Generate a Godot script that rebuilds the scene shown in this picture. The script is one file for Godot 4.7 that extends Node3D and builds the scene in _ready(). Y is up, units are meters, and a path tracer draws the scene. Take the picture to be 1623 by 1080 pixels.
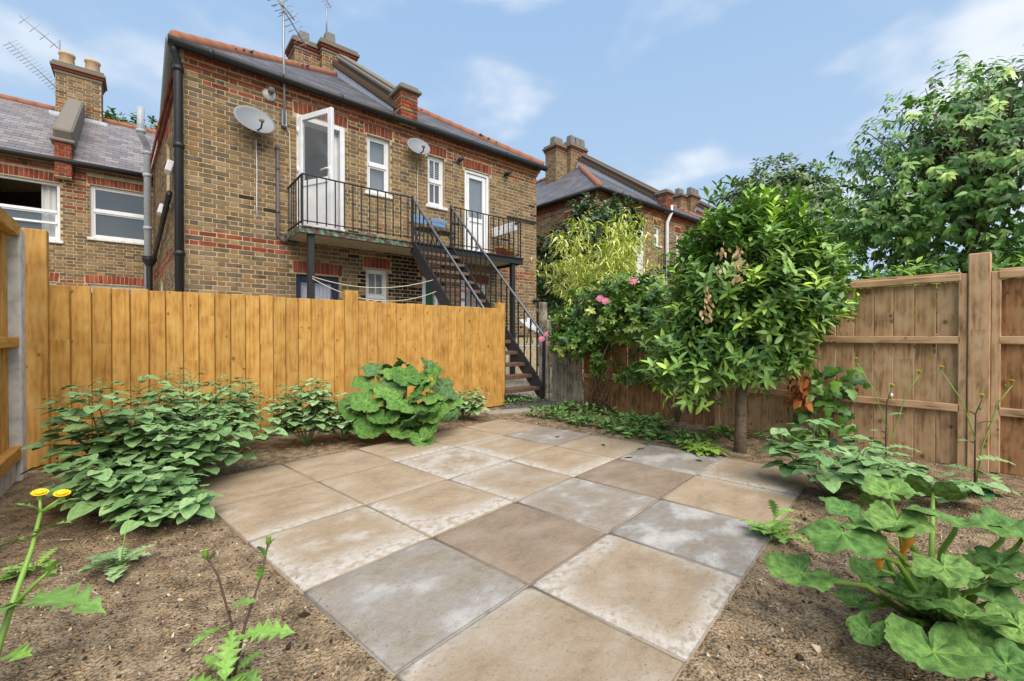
extends Node3D
# A small back garden behind a brick terrace. World axes: x along the house's back wall, y up, z out of that wall towards the garden.

const CAM := Vector3(-0.5, 0.955, 8.523)
const UP := Vector3.UP
var rng := RandomNumberGenerator.new()
var M := {}
var meshes := {}
var used := {}
var noise := FastNoiseLite.new()

# ---------------------------------------------------------------- colour and textures
func c8(r: float, g: float, b: float) -> Color:
	return Color(r / 255.0, g / 255.0, b / 255.0)

func lin(r: float, g: float, b: float) -> Color:
	return c8(r, g, b).srgb_to_linear()

func fnl(sd: int, freq: float, oct := 4, type := FastNoiseLite.TYPE_SIMPLEX_SMOOTH) -> FastNoiseLite:
	var n := FastNoiseLite.new()
	n.seed = sd
	n.noise_type = type
	n.frequency = freq
	n.fractal_octaves = oct
	n.fractal_type = FastNoiseLite.FRACTAL_FBM if oct > 1 else FastNoiseLite.FRACTAL_NONE
	return n

func ntex(sd: int, freq: float, stops: Array, oct := 4, size := 512, normal := false) -> NoiseTexture2D:
	var t := NoiseTexture2D.new()
	t.width = size
	t.height = size
	t.seamless = true
	t.noise = fnl(sd, freq, oct)
	if normal:
		t.as_normal_map = true
		t.bump_strength = 4.0
	else:
		var g := Gradient.new()
		var offs := PackedFloat32Array()
		var cols := PackedColorArray()
		for k in stops.size():
			offs.append(float(k) / maxf(1.0, stops.size() - 1))
			cols.append(stops[k])
		g.offsets = offs
		g.colors = cols
		t.color_ramp = g
	return t

func grey(v: float) -> Color:
	return Color(v, v, v)

func img_tex(im: Image) -> ImageTexture:
	return ImageTexture.create_from_image(im)

func mat(key: String, col: Color, rough := 0.8, opt := {}) -> StandardMaterial3D:
	var m := StandardMaterial3D.new()
	m.resource_name = key
	m.albedo_color = col
	m.roughness = rough
	m.metallic = opt.get("metal", 0.0)
	m.metallic_specular = opt.get("spec", 0.5)
	if opt.has("tex"):
		m.albedo_texture = opt.tex
	if opt.has("tri"):
		m.uv1_triplanar = true
		m.uv1_world_triplanar = true
		m.uv1_scale = Vector3.ONE * float(opt.tri)
	if opt.has("bump"):
		m.heightmap_enabled = true
		m.heightmap_texture = opt.bump
		m.heightmap_scale = opt.get("bs", 0.3)
	if opt.get("vc", false):
		m.vertex_color_use_as_albedo = true
	if opt.has("back"):
		m.backlight_enabled = true
		m.backlight = opt.back
	if opt.get("two", false):
		m.cull_mode = BaseMaterial3D.CULL_DISABLED
	M[key] = m
	return m

func wood_image(sd: int, lo: Color, mid: Color, hi: Color, knots: int, grime: float) -> ImageTexture:
	# .6 m across the grain, 1.5 m along it
	var w := 256
	var h := 640
	var im := Image.create(w, h, false, Image.FORMAT_RGB8)
	var n1 := fnl(sd, 1.0, 3)
	var n2 := fnl(sd + 5, 1.0, 2)
	var r := RandomNumberGenerator.new()
	r.seed = sd
	var kn := []
	for i in knots:
		kn.append(Vector3(r.randf_range(0, w), r.randf_range(0, h), r.randf_range(2.2, 5.5)))
	for y in h:
		var near := []
		for k in kn:
			if absf(k.y - y) < k.z * 9.0:
				near.append(k)
		for x in w:
			var dx := 0.0
			var kd := 0.0
			var ring := 0.0
			for k in near:
				var ax: float = (x - k.x) / k.z
				var ay: float = (y - k.y) / (k.z * 1.25)
				var d := ax * ax + ay * ay * 0.12
				dx += ax * 5.0 * exp(-d * 0.35) * (1.0 if ax * ax + ay * ay > 0.8 else 0.4)
				var q := sqrt(ax * ax + ay * ay)
				kd = maxf(kd, clampf(1.6 - q, 0.0, 1.0))
				if q < 3.0:
					ring = maxf(ring, 0.5 * (1.0 - q / 3.0))
			var u := x + dx
			var g := n1.get_noise_2d(u * 0.11, y * 0.006 + n2.get_noise_2d(x * 0.02, y * 0.01)) * 0.5
			g += 0.22 * sin((u * 0.32 + 4.0 * n1.get_noise_2d(u * 0.02, y * 0.004)) * 1.1)
			g += 0.2 * n2.get_noise_2d(x * 0.9, y * 0.03)
			g += n2.get_noise_2d(x * 0.015 + 40.0, y * 0.01) * 0.8
			var c := mid.lerp(hi, clampf(g, 0.0, 1.0)) if g > 0 else mid.lerp(lo, clampf(-g, 0.0, 1.0))
			c = c.lerp(lo, ring * 0.35)
			c = c.lerp(lo.darkened(0.35), kd * 0.7)
			var s := n1.get_noise_2d(x * 0.03 + 90.0, y * 0.012)
			if s > 0.18:
				c = c.darkened(clampf((s - 0.18) * 2.2, 0, 1) * grime)
			im.set_pixel(x, y, c)
	return img_tex(im)

func slab_image(k: int, tan_c: Color, white: float, edges: Vector4, greyness: float) -> ImageTexture:
	# one paving slab: buff stone with chalky bloom creeping in from some of its edges
	var w := 200
	var im := Image.create(w, w, false, Image.FORMAT_RGB8)
	var n1 := fnl(900 + k * 7, 0.008, 5)
	var n2 := fnl(300 + k * 3, 0.05, 4)
	var n3 := fnl(77 + k, 0.25, 2)
	var chalk := c8(200, 194, 186)
	var blue := c8(150, 146, 141)
	for y in w:
		for x in w:
			var a := n1.get_noise_2d(x, y * 1.6)
			var b := n2.get_noise_2d(x, y * 1.4)
			var f := n3.get_noise_2d(x, y)
			var e := 0.0
			var wob := a * 34.0 + b * 26.0
			if edges.x > 0: e = maxf(e, edges.x - (x + wob) / 42.0)
			if edges.y > 0: e = maxf(e, edges.y - (w - x + wob) / 42.0)
			if edges.z > 0: e = maxf(e, edges.z - (y + wob) / 42.0)
			if edges.w > 0: e = maxf(e, edges.w - (w - y + wob) / 42.0)
			var t := clampf(e * 1.2, 0.0, 1.0) * clampf(0.7 + b * 0.9, 0.3, 1.0)
			t = maxf(t, clampf((white - 0.5 + a * 1.3 + b * 0.25) * 1.3, 0.0, 1.0) * 0.75 * minf(1.0, white * 3.0))
			var c := tan_c.lerp(blue, clampf(greyness + a * 0.6 * (0.3 + greyness), 0.0, 1.0))
			c = c.lightened(clampf(a * 0.16, 0.0, 0.2)).darkened(clampf(-a * 0.14 - b * 0.07, 0.0, 0.2))
			c = c.lerp(chalk, clampf(t, 0.0, 0.92))
			c = c.darkened(clampf(absf(f) * 0.12, 0.0, 0.14))
			var vein := absf(n2.get_noise_2d(x * 0.5 + 300.0, y * 0.9))
			if vein < 0.03: c = c.darkened(0.1 * (1.0 - vein / 0.03))
			if f > 0.68: c = c.darkened(0.22)
			var rim := minf(minf(x, w - 1 - x), minf(y, w - 1 - y))
			if rim < 2.0: c = c.darkened(0.18)
			im.set_pixel(x, y, c)
	return img_tex(im)

func leaf_image(radial: bool, sd: int) -> ImageTexture:
	# green blade with paler veins; radial veins for the marrow leaves, a midrib with side veins for the others
	var w := 192 if radial else 96
	var im := Image.create(w, w, false, Image.FORMAT_RGB8)
	var n1 := fnl(sd, 0.03, 4)
	var n2 := fnl(sd + 1, 0.2, 2)
	for y in w:
		for x in w:
			var u := (x + 0.5) / w * 2.0 - 1.0
			var v := (y + 0.5) / w * 2.0 - 1.0
			var k := 0.0
			if radial:
				var r := sqrt(u * u + v * v)
				var a := atan2(u, v)
				for j in 7:
					var d := absf(wrapf(a - (j - 3) * 0.78, -PI, PI)) * r
					k = maxf(k, clampf(1.0 - d / (0.032 * (1.25 - r)), 0, 1) * clampf(1.3 - r, 0, 1))
					for q in 3:
						var rr := 0.3 + q * 0.22
						var side := wrapf(a - (j - 3) * 0.78, -PI, PI)
						var dd := absf(absf(side) - (r - rr) * 0.9) * r
						if r > rr and r < rr + 0.3: k = maxf(k, 0.4 * clampf(1.0 - dd / 0.024, 0, 1))
			else:
				k = clampf(1.0 - absf(u) / 0.05, 0, 1)
				var ph := fposmod((v + 1.0) * 3.2 - absf(u) * 1.6, 1.0)
				k = maxf(k, 0.5 * clampf(1.0 - absf(ph - 0.5) / 0.09, 0, 1))
			var g := (0.7 if radial else 0.9) + n1.get_noise_2d(x, y) * 0.2 + n2.get_noise_2d(x, y) * 0.08
			var c := Color(g, g, g)
			c = c.lerp(Color(1.0, 1.0, 0.92), k * (0.62 if radial else 0.5))
			im.set_pixel(x, y, Color(clampf(c.r, 0, 1), clampf(c.g, 0, 1), clampf(c.b, 0, 1)))
	return img_tex(im)

func soil_image() -> ImageTexture:
	var w := 768
	var a := fnl(11, 0.012, 5).get_seamless_image(w, w)
	var b := fnl(12, 0.09, 3).get_seamless_image(w, w)
	var cn := fnl(13, 0.35, 1)
	var c := cn.get_seamless_image(w, w)
	var e := fnl(15, 0.045, 2).get_seamless_image(w, w)
	var ad := a.get_data()
	var bd := b.get_data()
	var cd := c.get_data()
	var ed := e.get_data()
	var dark := c8(92, 80, 66)
	var mid := c8(146, 128, 104)
	var pale := c8(182, 163, 136)
	var rust := c8(158, 116, 70)
	var bytes := PackedByteArray()
	bytes.resize(w * w * 3)
	for i in w * w:
		var v := ad[i] * 0.45 + bd[i] * 0.35 + cd[i] * 0.2
		v = (v / 255.0 - 0.5) * 2.3 + 0.5
		var q := mid.lerp(pale, clampf((v - 0.5) * 1.7, 0, 1)) if v > 0.5 else mid.lerp(dark, clampf((0.5 - v) * 2.0, 0, 1))
		if ed[i] > 186: q = q.lerp(rust, clampf((ed[i] - 186) / 40.0, 0, 0.6))
		if bd[i] < 62: q = q.darkened(0.4)
		if cd[i] > 225: q = q.lightened(0.25)
		bytes[i * 3] = int(q.r * 255)
		bytes[i * 3 + 1] = int(q.g * 255)
		bytes[i * 3 + 2] = int(q.b * 255)
	return img_tex(Image.create_from_data(w, w, false, Image.FORMAT_RGB8, bytes))

func sky_image() -> ImageTexture:
	var w := 1536
	var h := 768
	var im := Image.create(w, h, false, Image.FORMAT_RGBF)
	var n1 := fnl(42, 1.7, 6)
	var n2 := fnl(9, 0.9, 2)
	var zen := Color(0.215, 0.355, 0.575)
	var low := Color(0.37, 0.5, 0.65)
	for y in h:
		var el := (0.5 - (y + 0.5) / h) * PI
		for x in w:
			var c := Color(0.25, 0.23, 0.2)
			if el > -0.03:
				var az := (x + 0.5) / w * TAU
				var d := Vector3(cos(az) * cos(el), sin(el), sin(az) * cos(el))
				var s := maxf(d.y, 0.0)
				c = low.lerp(zen, clampf(pow(s, 0.75) * 1.12, 0, 1))
				var p := d * (1.0 / (0.35 + s))
				var cover := n1.get_noise_3d(p.x * 1.1, d.y * 2.0, p.z * 1.1) + 0.45 * n2.get_noise_3d(p.x, d.y, p.z)
				var k := smoothstep(-0.08, 0.5, cover)
				var body := Color(0.56, 0.62, 0.7).lerp(Color(0.76, 0.78, 0.8), clampf(cover * 1.3, 0, 1))
				c = c.lerp(body, k * 0.85)
				c = c.lerp(Color(0.52, 0.6, 0.7), 0.7 * exp(-s * 5.0))
			im.set_pixel(x, y, c)
	return img_tex(im)

# ---------------------------------------------------------------- geometry helpers
func stool() -> SurfaceTool:
	var st := SurfaceTool.new()
	st.begin(Mesh.PRIMITIVE_TRIANGLES)
	return st

func flat() -> SurfaceTool:
	var st := stool()
	st.set_smooth_group(-1)
	return st

func tri(st: SurfaceTool, a: Vector3, b: Vector3, c: Vector3, out: Vector3, ua := Vector2.ZERO, ub := Vector2.ZERO, uc := Vector2.ZERO) -> void:
	if (b - a).cross(c - a).dot(out) > 0:     # front faces run clockwise
		var t := b
		b = c
		c = t
		var u := ub
		ub = uc
		uc = u
	st.set_uv(ua)
	st.add_vertex(a)
	st.set_uv(ub)
	st.add_vertex(b)
	st.set_uv(uc)
	st.add_vertex(c)

func quad(st: SurfaceTool, a: Vector3, b: Vector3, c: Vector3, d: Vector3, out: Vector3, uv: Array = []) -> void:
	if uv.is_empty():
		tri(st, a, b, c, out)
		tri(st, a, c, d, out)
	else:
		tri(st, a, b, c, out, uv[0], uv[1], uv[2])
		tri(st, a, c, d, out, uv[0], uv[2], uv[3])

# a box with chamfered edges; L is the axis that the grain runs along
func chbox(st: SurfaceTool, T: Transform3D, s: Vector3, ch := 0.004, L := 1, uvo := Vector2.ZERO, taper := 0.0) -> void:
	var hs := s * 0.5
	var c := minf(ch, minf(hs.x, minf(hs.y, hs.z)) * 0.6)
	var P := func(sx: int, sy: int, sz: int, k: int) -> Vector3:
		var v := Vector3(sx * (hs.x - c), sy * (hs.y - c), sz * (hs.z - c))
		if k == 0: v.x = sx * hs.x
		elif k == 1: v.y = sy * hs.y
		else: v.z = sz * hs.z
		if taper != 0.0: v.z *= 1.0 + taper * v.x / hs.x
		return v
	var U := func(v: Vector3, k: int) -> Vector2:
		var o := 0
		if L == 0: o = 1 if k == 2 else 2
		elif L == 1: o = 0 if k == 2 else 2
		else: o = 0 if k == 1 else 1
		if k == L: o = (L + 1) % 3
		return Vector2(v[o] / 0.6 + uvo.x, v[L] / 1.5 + uvo.y)
	var face := func(q: Array, k: int) -> void:
		var m: Vector3 = T.basis * (q[0] + q[2])
		if q.size() == 4:
			quad(st, T * q[0], T * q[1], T * q[2], T * q[3], m, [U.call(q[0], k), U.call(q[1], k), U.call(q[2], k), U.call(q[3], k)])
		else:
			tri(st, T * q[0], T * q[1], T * q[2], m, U.call(q[0], k), U.call(q[1], k), U.call(q[2], k))
	for sg in [-1, 1]:
		face.call([P.call(sg, -1, -1, 0), P.call(sg, 1, -1, 0), P.call(sg, 1, 1, 0), P.call(sg, -1, 1, 0)], 0)
		face.call([P.call(-1, sg, -1, 1), P.call(1, sg, -1, 1), P.call(1, sg, 1, 1), P.call(-1, sg, 1, 1)], 1)
		face.call([P.call(-1, -1, sg, 2), P.call(1, -1, sg, 2), P.call(1, 1, sg, 2), P.call(-1, 1, sg, 2)], 2)
		for tg in [-1, 1]:
			face.call([P.call(sg, tg, -1, 0), P.call(sg, tg, 1, 0), P.call(sg, tg, 1, 1), P.call(sg, tg, -1, 1)], 0)
			face.call([P.call(sg, -1, tg, 0), P.call(sg, 1, tg, 0), P.call(sg, 1, tg, 2), P.call(sg, -1, tg, 2)], 2)
			face.call([P.call(-1, sg, tg, 1), P.call(1, sg, tg, 1), P.call(1, sg, tg, 2), P.call(-1, sg, tg, 2)], 2)
			for ug in [-1, 1]:
				face.call([P.call(sg, tg, ug, 0), P.call(sg, tg, ug, 1), P.call(sg, tg, ug, 2)], 2)

func box(st: SurfaceTool, x0: float, x1: float, y0: float, y1: float, z0: float, z1: float) -> void:
	var p := func(i: int) -> Vector3:
		return Vector3(x1 if i & 1 else x0, y1 if i & 2 else y0, z1 if i & 4 else z0)
	var f := [[0, 2, 6, 4, -1, 0, 0], [1, 3, 7, 5, 1, 0, 0], [0, 1, 5, 4, 0, -1, 0], [2, 3, 7, 6, 0, 1, 0], [0, 1, 3, 2, 0, 0, -1], [4, 5, 7, 6, 0, 0, 1]]
	for q in f:
		quad(st, p.call(q[0]), p.call(q[1]), p.call(q[2]), p.call(q[3]), Vector3(q[4], q[5], q[6]))

func cbox(st: SurfaceTool, x0: float, x1: float, y0: float, y1: float, z0: float, z1: float, ch := 0.006) -> void:
	chbox(st, Transform3D(Basis(), Vector3(x0 + x1, y0 + y1, z0 + z1) * 0.5), Vector3(x1 - x0, y1 - y0, z1 - z0), ch)

func tube(st: SurfaceTool, pts: Array, rad: Array, sides := 8) -> void:
	var prev := []
	var n := pts.size()
	var ref := Vector3(0.31, 0.17, 0.93)
	for i in n:
		var d: Vector3 = (pts[mini(i + 1, n - 1)] - pts[maxi(i - 1, 0)]).normalized()
		var a := d.cross(ref)
		if a.length() < 0.1: a = d.cross(Vector3(0.9, 0.1, 0.2))
		a = a.normalized()
		ref = d.cross(a) * -1.0 if false else ref
		var b := d.cross(a)
		var r: float = rad[mini(i, rad.size() - 1)]
		var ring := []
		for k in sides:
			var t := TAU * k / sides
			ring.append(pts[i] + (a * cos(t) + b * sin(t)) * r)
		if i > 0:
			for k in sides:
				var k2 := (k + 1) % sides
				var out: Vector3 = (ring[k] + ring[k2] - pts[i] * 2.0)
				quad(st, prev[k], prev[k2], ring[k2], ring[k], out, [Vector2(float(k) / sides, i - 1), Vector2(float(k + 1) / sides, i - 1), Vector2(float(k + 1) / sides, i), Vector2(float(k) / sides, i)])
		if i == 0 or i == n - 1:
			for k in range(1, sides - 1):
				tri(st, ring[0], ring[k], ring[k + 1], -d if i == 0 else d)
		prev = ring

func lathe(st: SurfaceTool, prof: Array, T := Transform3D(), sides := 20) -> void:
	for i in prof.size() - 1:
		var p: Vector2 = prof[i]
		var q: Vector2 = prof[i + 1]
		var nn := Vector2(q.y - p.y, p.x - q.x)
		for k in sides:
			var a := TAU * k / sides
			var b := TAU * (k + 1) / sides
			var m := (a + b) * 0.5
			quad(st, T * Vector3(cos(a) * p.x, p.y, sin(a) * p.x), T * Vector3(cos(b) * p.x, p.y, sin(b) * p.x), T * Vector3(cos(b) * q.x, q.y, sin(b) * q.x), T * Vector3(cos(a) * q.x, q.y, sin(a) * q.x), T.basis * Vector3(cos(m) * nn.x, nn.y, sin(m) * nn.x))

# a flat polygon given thickness
func slab(st: SurfaceTool, pts: Array, down: Vector3) -> void:
	var mid := Vector3.ZERO
	for p in pts: mid += p
	mid /= pts.size()
	for i in range(1, pts.size() - 1):
		tri(st, pts[0], pts[i], pts[i + 1], -down)
		tri(st, pts[0] + down, pts[i] + down, pts[i + 1] + down, down)
	for i in pts.size():
		var a: Vector3 = pts[i]
		var b: Vector3 = pts[(i + 1) % pts.size()]
		quad(st, a, b, b + down, a + down, (a + b) * 0.5 - mid)

func mesh_of(st: SurfaceTool) -> ArrayMesh:
	st.generate_normals()
	return st.commit()

func obj(called: String, st: SurfaceTool, m: Material, parent: Node3D = self) -> MeshInstance3D:
	return place(called, mesh_of(st), m, parent)

func place(called: String, me: Mesh, m: Material, parent: Node3D = self, T := Transform3D()) -> MeshInstance3D:
	var o := MeshInstance3D.new()
	o.name = numbered(called) if parent == self else called
	o.mesh = me
	o.material_override = m
	o.transform = T
	parent.add_child(o, true)
	return o

func numbered(called: String) -> String:
	var k: int = used.get(called, -1) + 1
	used[called] = k
	return called if k == 0 else "%s_%03d" % [called, k]

func tag(o: Node3D, label: String, category: String, group := "") -> Node3D:
	o.set_meta("label", label)
	o.set_meta("category", category)
	if group: o.set_meta("group", group)
	return o

func thing(called: String, label: String, category: String, at := Vector3.ZERO, turn := 0.0, group := "") -> Node3D:
	var o := Node3D.new()
	o.name = numbered(called)
	o.position = at
	o.rotation.y = turn
	add_child(o)
	tag(o, label, category, group)
	return o

func structure(o: Node3D) -> Node3D:
	o.set_meta("kind", "structure")
	return o

# many alike pieces: the ones that show largest become parts of their own, the rest one joined part
func scatter(parent: Node3D, called: String, key: String, shape: Callable, m: Material, items: Array, pal: Array, most := 300, rest_name := "") -> void:
	var base := parent.transform
	var up: Node = parent.get_parent()
	if up is Node3D and up != self: base = up.transform * base
	if most > 0:
		for it in items:
			var T: Transform3D = base * it[0]
			it.append(T.origin.distance_to(CAM) / pow(maxf(1e-6, absf(T.basis.determinant())), 0.333))
		items.sort_custom(func(a, b): return a[2] < b[2])
	var n := mini(most, items.size())
	for i in n:
		var it: Array = items[i]
		var tint: Color = pal[it[1]]
		var mk := key + tint.to_html()
		if not meshes.has(mk):
			var st: SurfaceTool = stool() if not key.begins_with("_") else flat()
			st.set_color(pal[it[1]])
			shape.call(st)
			meshes[mk] = mesh_of(st)
		place(called, meshes[mk], m, parent, it[0])
	if items.size() > n:
		if not meshes.has(key):
			var st2: SurfaceTool = stool() if not key.begins_with("_") else flat()
			shape.call(st2)
			meshes[key] = mesh_of(st2)
		var mm := MultiMesh.new()
		mm.transform_format = MultiMesh.TRANSFORM_3D
		mm.use_colors = true
		mm.mesh = meshes[key]
		mm.instance_count = items.size() - n
		for i in range(n, items.size()):
			mm.set_instance_transform(i - n, items[i][0])
			mm.set_instance_color(i - n, pal[items[i][1]])
		var o := MultiMeshInstance3D.new()
		o.name = rest_name if rest_name else called + "s"
		o.multimesh = mm
		o.material_override = m
		o.set_meta("kind", "stuff")
		parent.add_child(o, true)

func rr(a: float, b: float) -> float:
	return rng.randf_range(a, b)

func rdir() -> Vector3:
	var v := Vector3(rng.randfn(), rng.randfn(), rng.randfn())
	return v.normalized()

# a frame for a leaf: +y along the leaf, +z its upper face
func leaf_frame(at: Vector3, along: Vector3, face: Vector3, s: float) -> Transform3D:
	var y := along.normalized()
	var x := y.cross(face)
	if x.length() < 0.05: x = y.cross(Vector3(0.3, 0.2, 0.9))
	x = x.normalized()
	var z := x.cross(y)
	return Transform3D(Basis(x * s, y * s, z * s), at)

# ---------------------------------------------------------------- leaf shapes (unit length along y, upper face +z)
func leaf_blade(st: SurfaceTool, width: Callable, n: int, fold: float, droop: float, wave := 0.0, notch := 0.0) -> void:
	var rows := []
	for i in n + 1:
		var t := float(i) / n
		var w: float = width.call(t)
		var z := -droop * t * t
		var e := z + fold * w + wave * sin(t * 17.0) * w
		rows.append([Vector3(-w, t - notch * (1.0 - t) * w * 2.0, e), Vector3(0, t, z), Vector3(w, t - notch * (1.0 - t) * w * 2.0, z + fold * w - wave * sin(t * 15.0 + 1.0) * w)])
	for i in n:
		var a: Array = rows[i]
		var b: Array = rows[i + 1]
		var t0 := float(i) / n
		var t1 := float(i + 1) / n
		quad(st, a[0], a[1], b[1], b[0], Vector3(0, 0, 1), [Vector2(0, t0), Vector2(0.5, t0), Vector2(0.5, t1), Vector2(0, t1)])
		quad(st, a[1], a[2], b[2], b[1], Vector3(0, 0, 1), [Vector2(0.5, t0), Vector2(1, t0), Vector2(1, t1), Vector2(0.5, t1)])

func heart_leaf(st: SurfaceTool) -> void:
	leaf_blade(st, func(t): return 0.47 * pow(sin(PI * pow(clampf(t * 0.93 + 0.07, 0, 1), 0.66)), 0.72) * (1.0 - 0.15 * t), 7, 0.1, 0.16, 0.06, 0.16)

func lance_leaf(st: SurfaceTool) -> void:
	leaf_blade(st, func(t): return 0.17 * pow(sin(PI * pow(clampf(t, 0, 1), 0.9)), 0.8), 4, 0.3, 0.14)

func cherry_leaf(st: SurfaceTool) -> void:
	leaf_blade(st, func(t): return 0.21 * pow(sin(PI * pow(clampf(t, 0, 1), 0.75)), 0.8), 4, 0.25, 0.3)

func small_leaf(st: SurfaceTool) -> void:
	leaf_blade(st, func(t): return 0.27 * pow(sin(PI * pow(clampf(t, 0, 1), 0.8)), 0.8), 3, 0.2, 0.15)

func thin_leaf(st: SurfaceTool) -> void:
	leaf_blade(st, func(t): return 0.075 * pow(sin(PI * clampf(t * 0.96 + 0.02, 0, 1)), 0.7), 3, 0.3, 0.35)

func ivy_leaf(st: SurfaceTool) -> void:
	var pts := [Vector2(0, -0.05), Vector2(0.3, -0.12), Vector2(0.52, 0.2), Vector2(0.3, 0.38), Vector2(0.3, 0.66), Vector2(0, 1.0), Vector2(-0.3, 0.66), Vector2(-0.3, 0.38), Vector2(-0.52, 0.2), Vector2(-0.3, -0.12)]
	var c := Vector3(0, 0.3, 0.06)
	for i in pts.size():
		var a: Vector2 = pts[i]
		var b: Vector2 = pts[(i + 1) % pts.size()]
		tri(st, c, Vector3(a.x, a.y, -0.1 * a.length()), Vector3(b.x, b.y, -0.1 * b.length()), Vector3(0, 0, 1), Vector2(0.5, 0.3), Vector2(a.x + 0.5, a.y), Vector2(b.x + 0.5, b.y))

# jagged, deeply cut leaf of a sow thistle
func thistle_leaf(st: SurfaceTool) -> void:
	var n := 13
	var prev := []
	for i in n + 1:
		var t := float(i) / n
		var env := 0.22 * sin(PI * pow(t, 1.2) * 0.96 + 0.06) + 0.03
		var w := env * (1.15 if i % 2 == 1 else 0.33)
		if i == n: w = 0.004
		var z := -0.45 * t * t + 0.15 * t
		var yy := t - (0.045 if i % 2 == 1 else 0.0)
		var row := [Vector3(-w, yy, z + 0.25 * w + 0.02 * sin(i * 2.3)), Vector3(0, t, z), Vector3(w, yy, z + 0.25 * w + 0.02 * cos(i * 1.9))]
		if i > 0:
			quad(st, prev[0], prev[1], row[1], row[0], Vector3(0, 0, 1), [Vector2(0.1, t), Vector2(0.5, t), Vector2(0.5, t), Vector2(0.1, t)])
			quad(st, prev[1], prev[2], row[2], row[1], Vector3(0, 0, 1), [Vector2(0.5, t), Vector2(0.9, t), Vector2(0.9, t), Vector2(0.5, t)])
		prev = row

# broad lobed marrow leaf, unit radius, stalk joined at the notch; variants differ in lobing and cupping
func marrow_leaf(st: SurfaceTool, sd: int, cup: float, lobe: float) -> void:
	var n := 44
	var rings := 6
	var nz := fnl(sd, 1.3, 2)
	var P := func(a: float, q: float) -> Vector3:
		# a from -PI..PI, 0 = tip (+y), the notch at the back
		var la := absf(a)
		var r := 1.0 + lobe * cos(a * 5.0) * (0.8 if la < 2.6 else 0.2) + 0.05 * nz.get_noise_2d(a * 3.0, 2.0) + 0.03 * sin(a * 23.0) + 0.012 * sin(a * 61.0 + sd)
		r *= 1.0 - 0.78 * pow(clampf((la - 2.55) / (PI - 2.55), 0, 1), 1.4)
		var x := sin(a) * r * q
		var y := cos(a) * r * q
		var z := cup * q * q + 0.1 * q * q * sin(a * 5.0 + sd) * (0.5 + lobe * 2.0) + 0.16 * q * nz.get_noise_2d(x * 1.2 + sd, y * 1.2)
		z -= 0.05 * cos(a * 8.05) * sin(q * PI) + 0.02 * sin(a * 31.0 + sd) * q * q
		z -= 0.18 * pow(maxf(0.0, q - 0.75) * 4.0, 2.0) * 0.5
		return Vector3(x, y, z)
	for i in n:
		var a := -PI + TAU * i / n
		var b := -PI + TAU * (i + 1) / n
		for j in rings:
			var q := float(j) / rings
			var w := float(j + 1) / rings
			var v := [P.call(a, q), P.call(b, q), P.call(b, w), P.call(a, w)]
			var uv := []
			for p in v: uv.append(Vector2(p.x * 0.5 + 0.5, p.y * 0.5 + 0.5))
			if j == 0: tri(st, v[0], v[2], v[3], Vector3(0, 0, 1), uv[0], uv[2], uv[3])
			else: quad(st, v[0], v[1], v[2], v[3], Vector3(0, 0, 1), uv)

# ---------------------------------------------------------------- masonry
const PITCH := 0.0775
var YELLOW := []
var brick_pal := []

func unit_brick(st: SurfaceTool) -> void:
	# unit box, front at z = .5, chamfered round the front only
	var cx := 0.022
	var cy := 0.07
	var f := [Vector3(-0.5 + cx, -0.5 + cy, 0.5), Vector3(0.5 - cx, -0.5 + cy * 0.7, 0.5), Vector3(0.5 - cx * 0.8, 0.5 - cy, 0.5), Vector3(-0.5 + cx, 0.5 - cy * 0.8, 0.5)]
	var b := [Vector3(-0.5, -0.5, 0.25), Vector3(0.5, -0.5, 0.25), Vector3(0.5, 0.5, 0.25), Vector3(-0.5, 0.5, 0.25)]
	quad(st, f[0], f[1], f[2], f[3], Vector3(0, 0, 1))
	for i in 4:
		var j := (i + 1) % 4
		var o: Vector3 = b[i] + b[j]
		quad(st, f[i], f[j], b[j], b[i], o + Vector3(0, 0, 0.6))
		quad(st, b[i], b[j], b[j] * Vector3(1, 1, 0) - Vector3(0, 0, 0.5), b[i] * Vector3(1, 1, 0) - Vector3(0, 0, 0.5), Vector3(o.x, o.y, 0))

func stock() -> int:
	return rng.randi_range(0, 13)

func redbrick() -> int:
	return 14 + rng.randi_range(0, 5)

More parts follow.
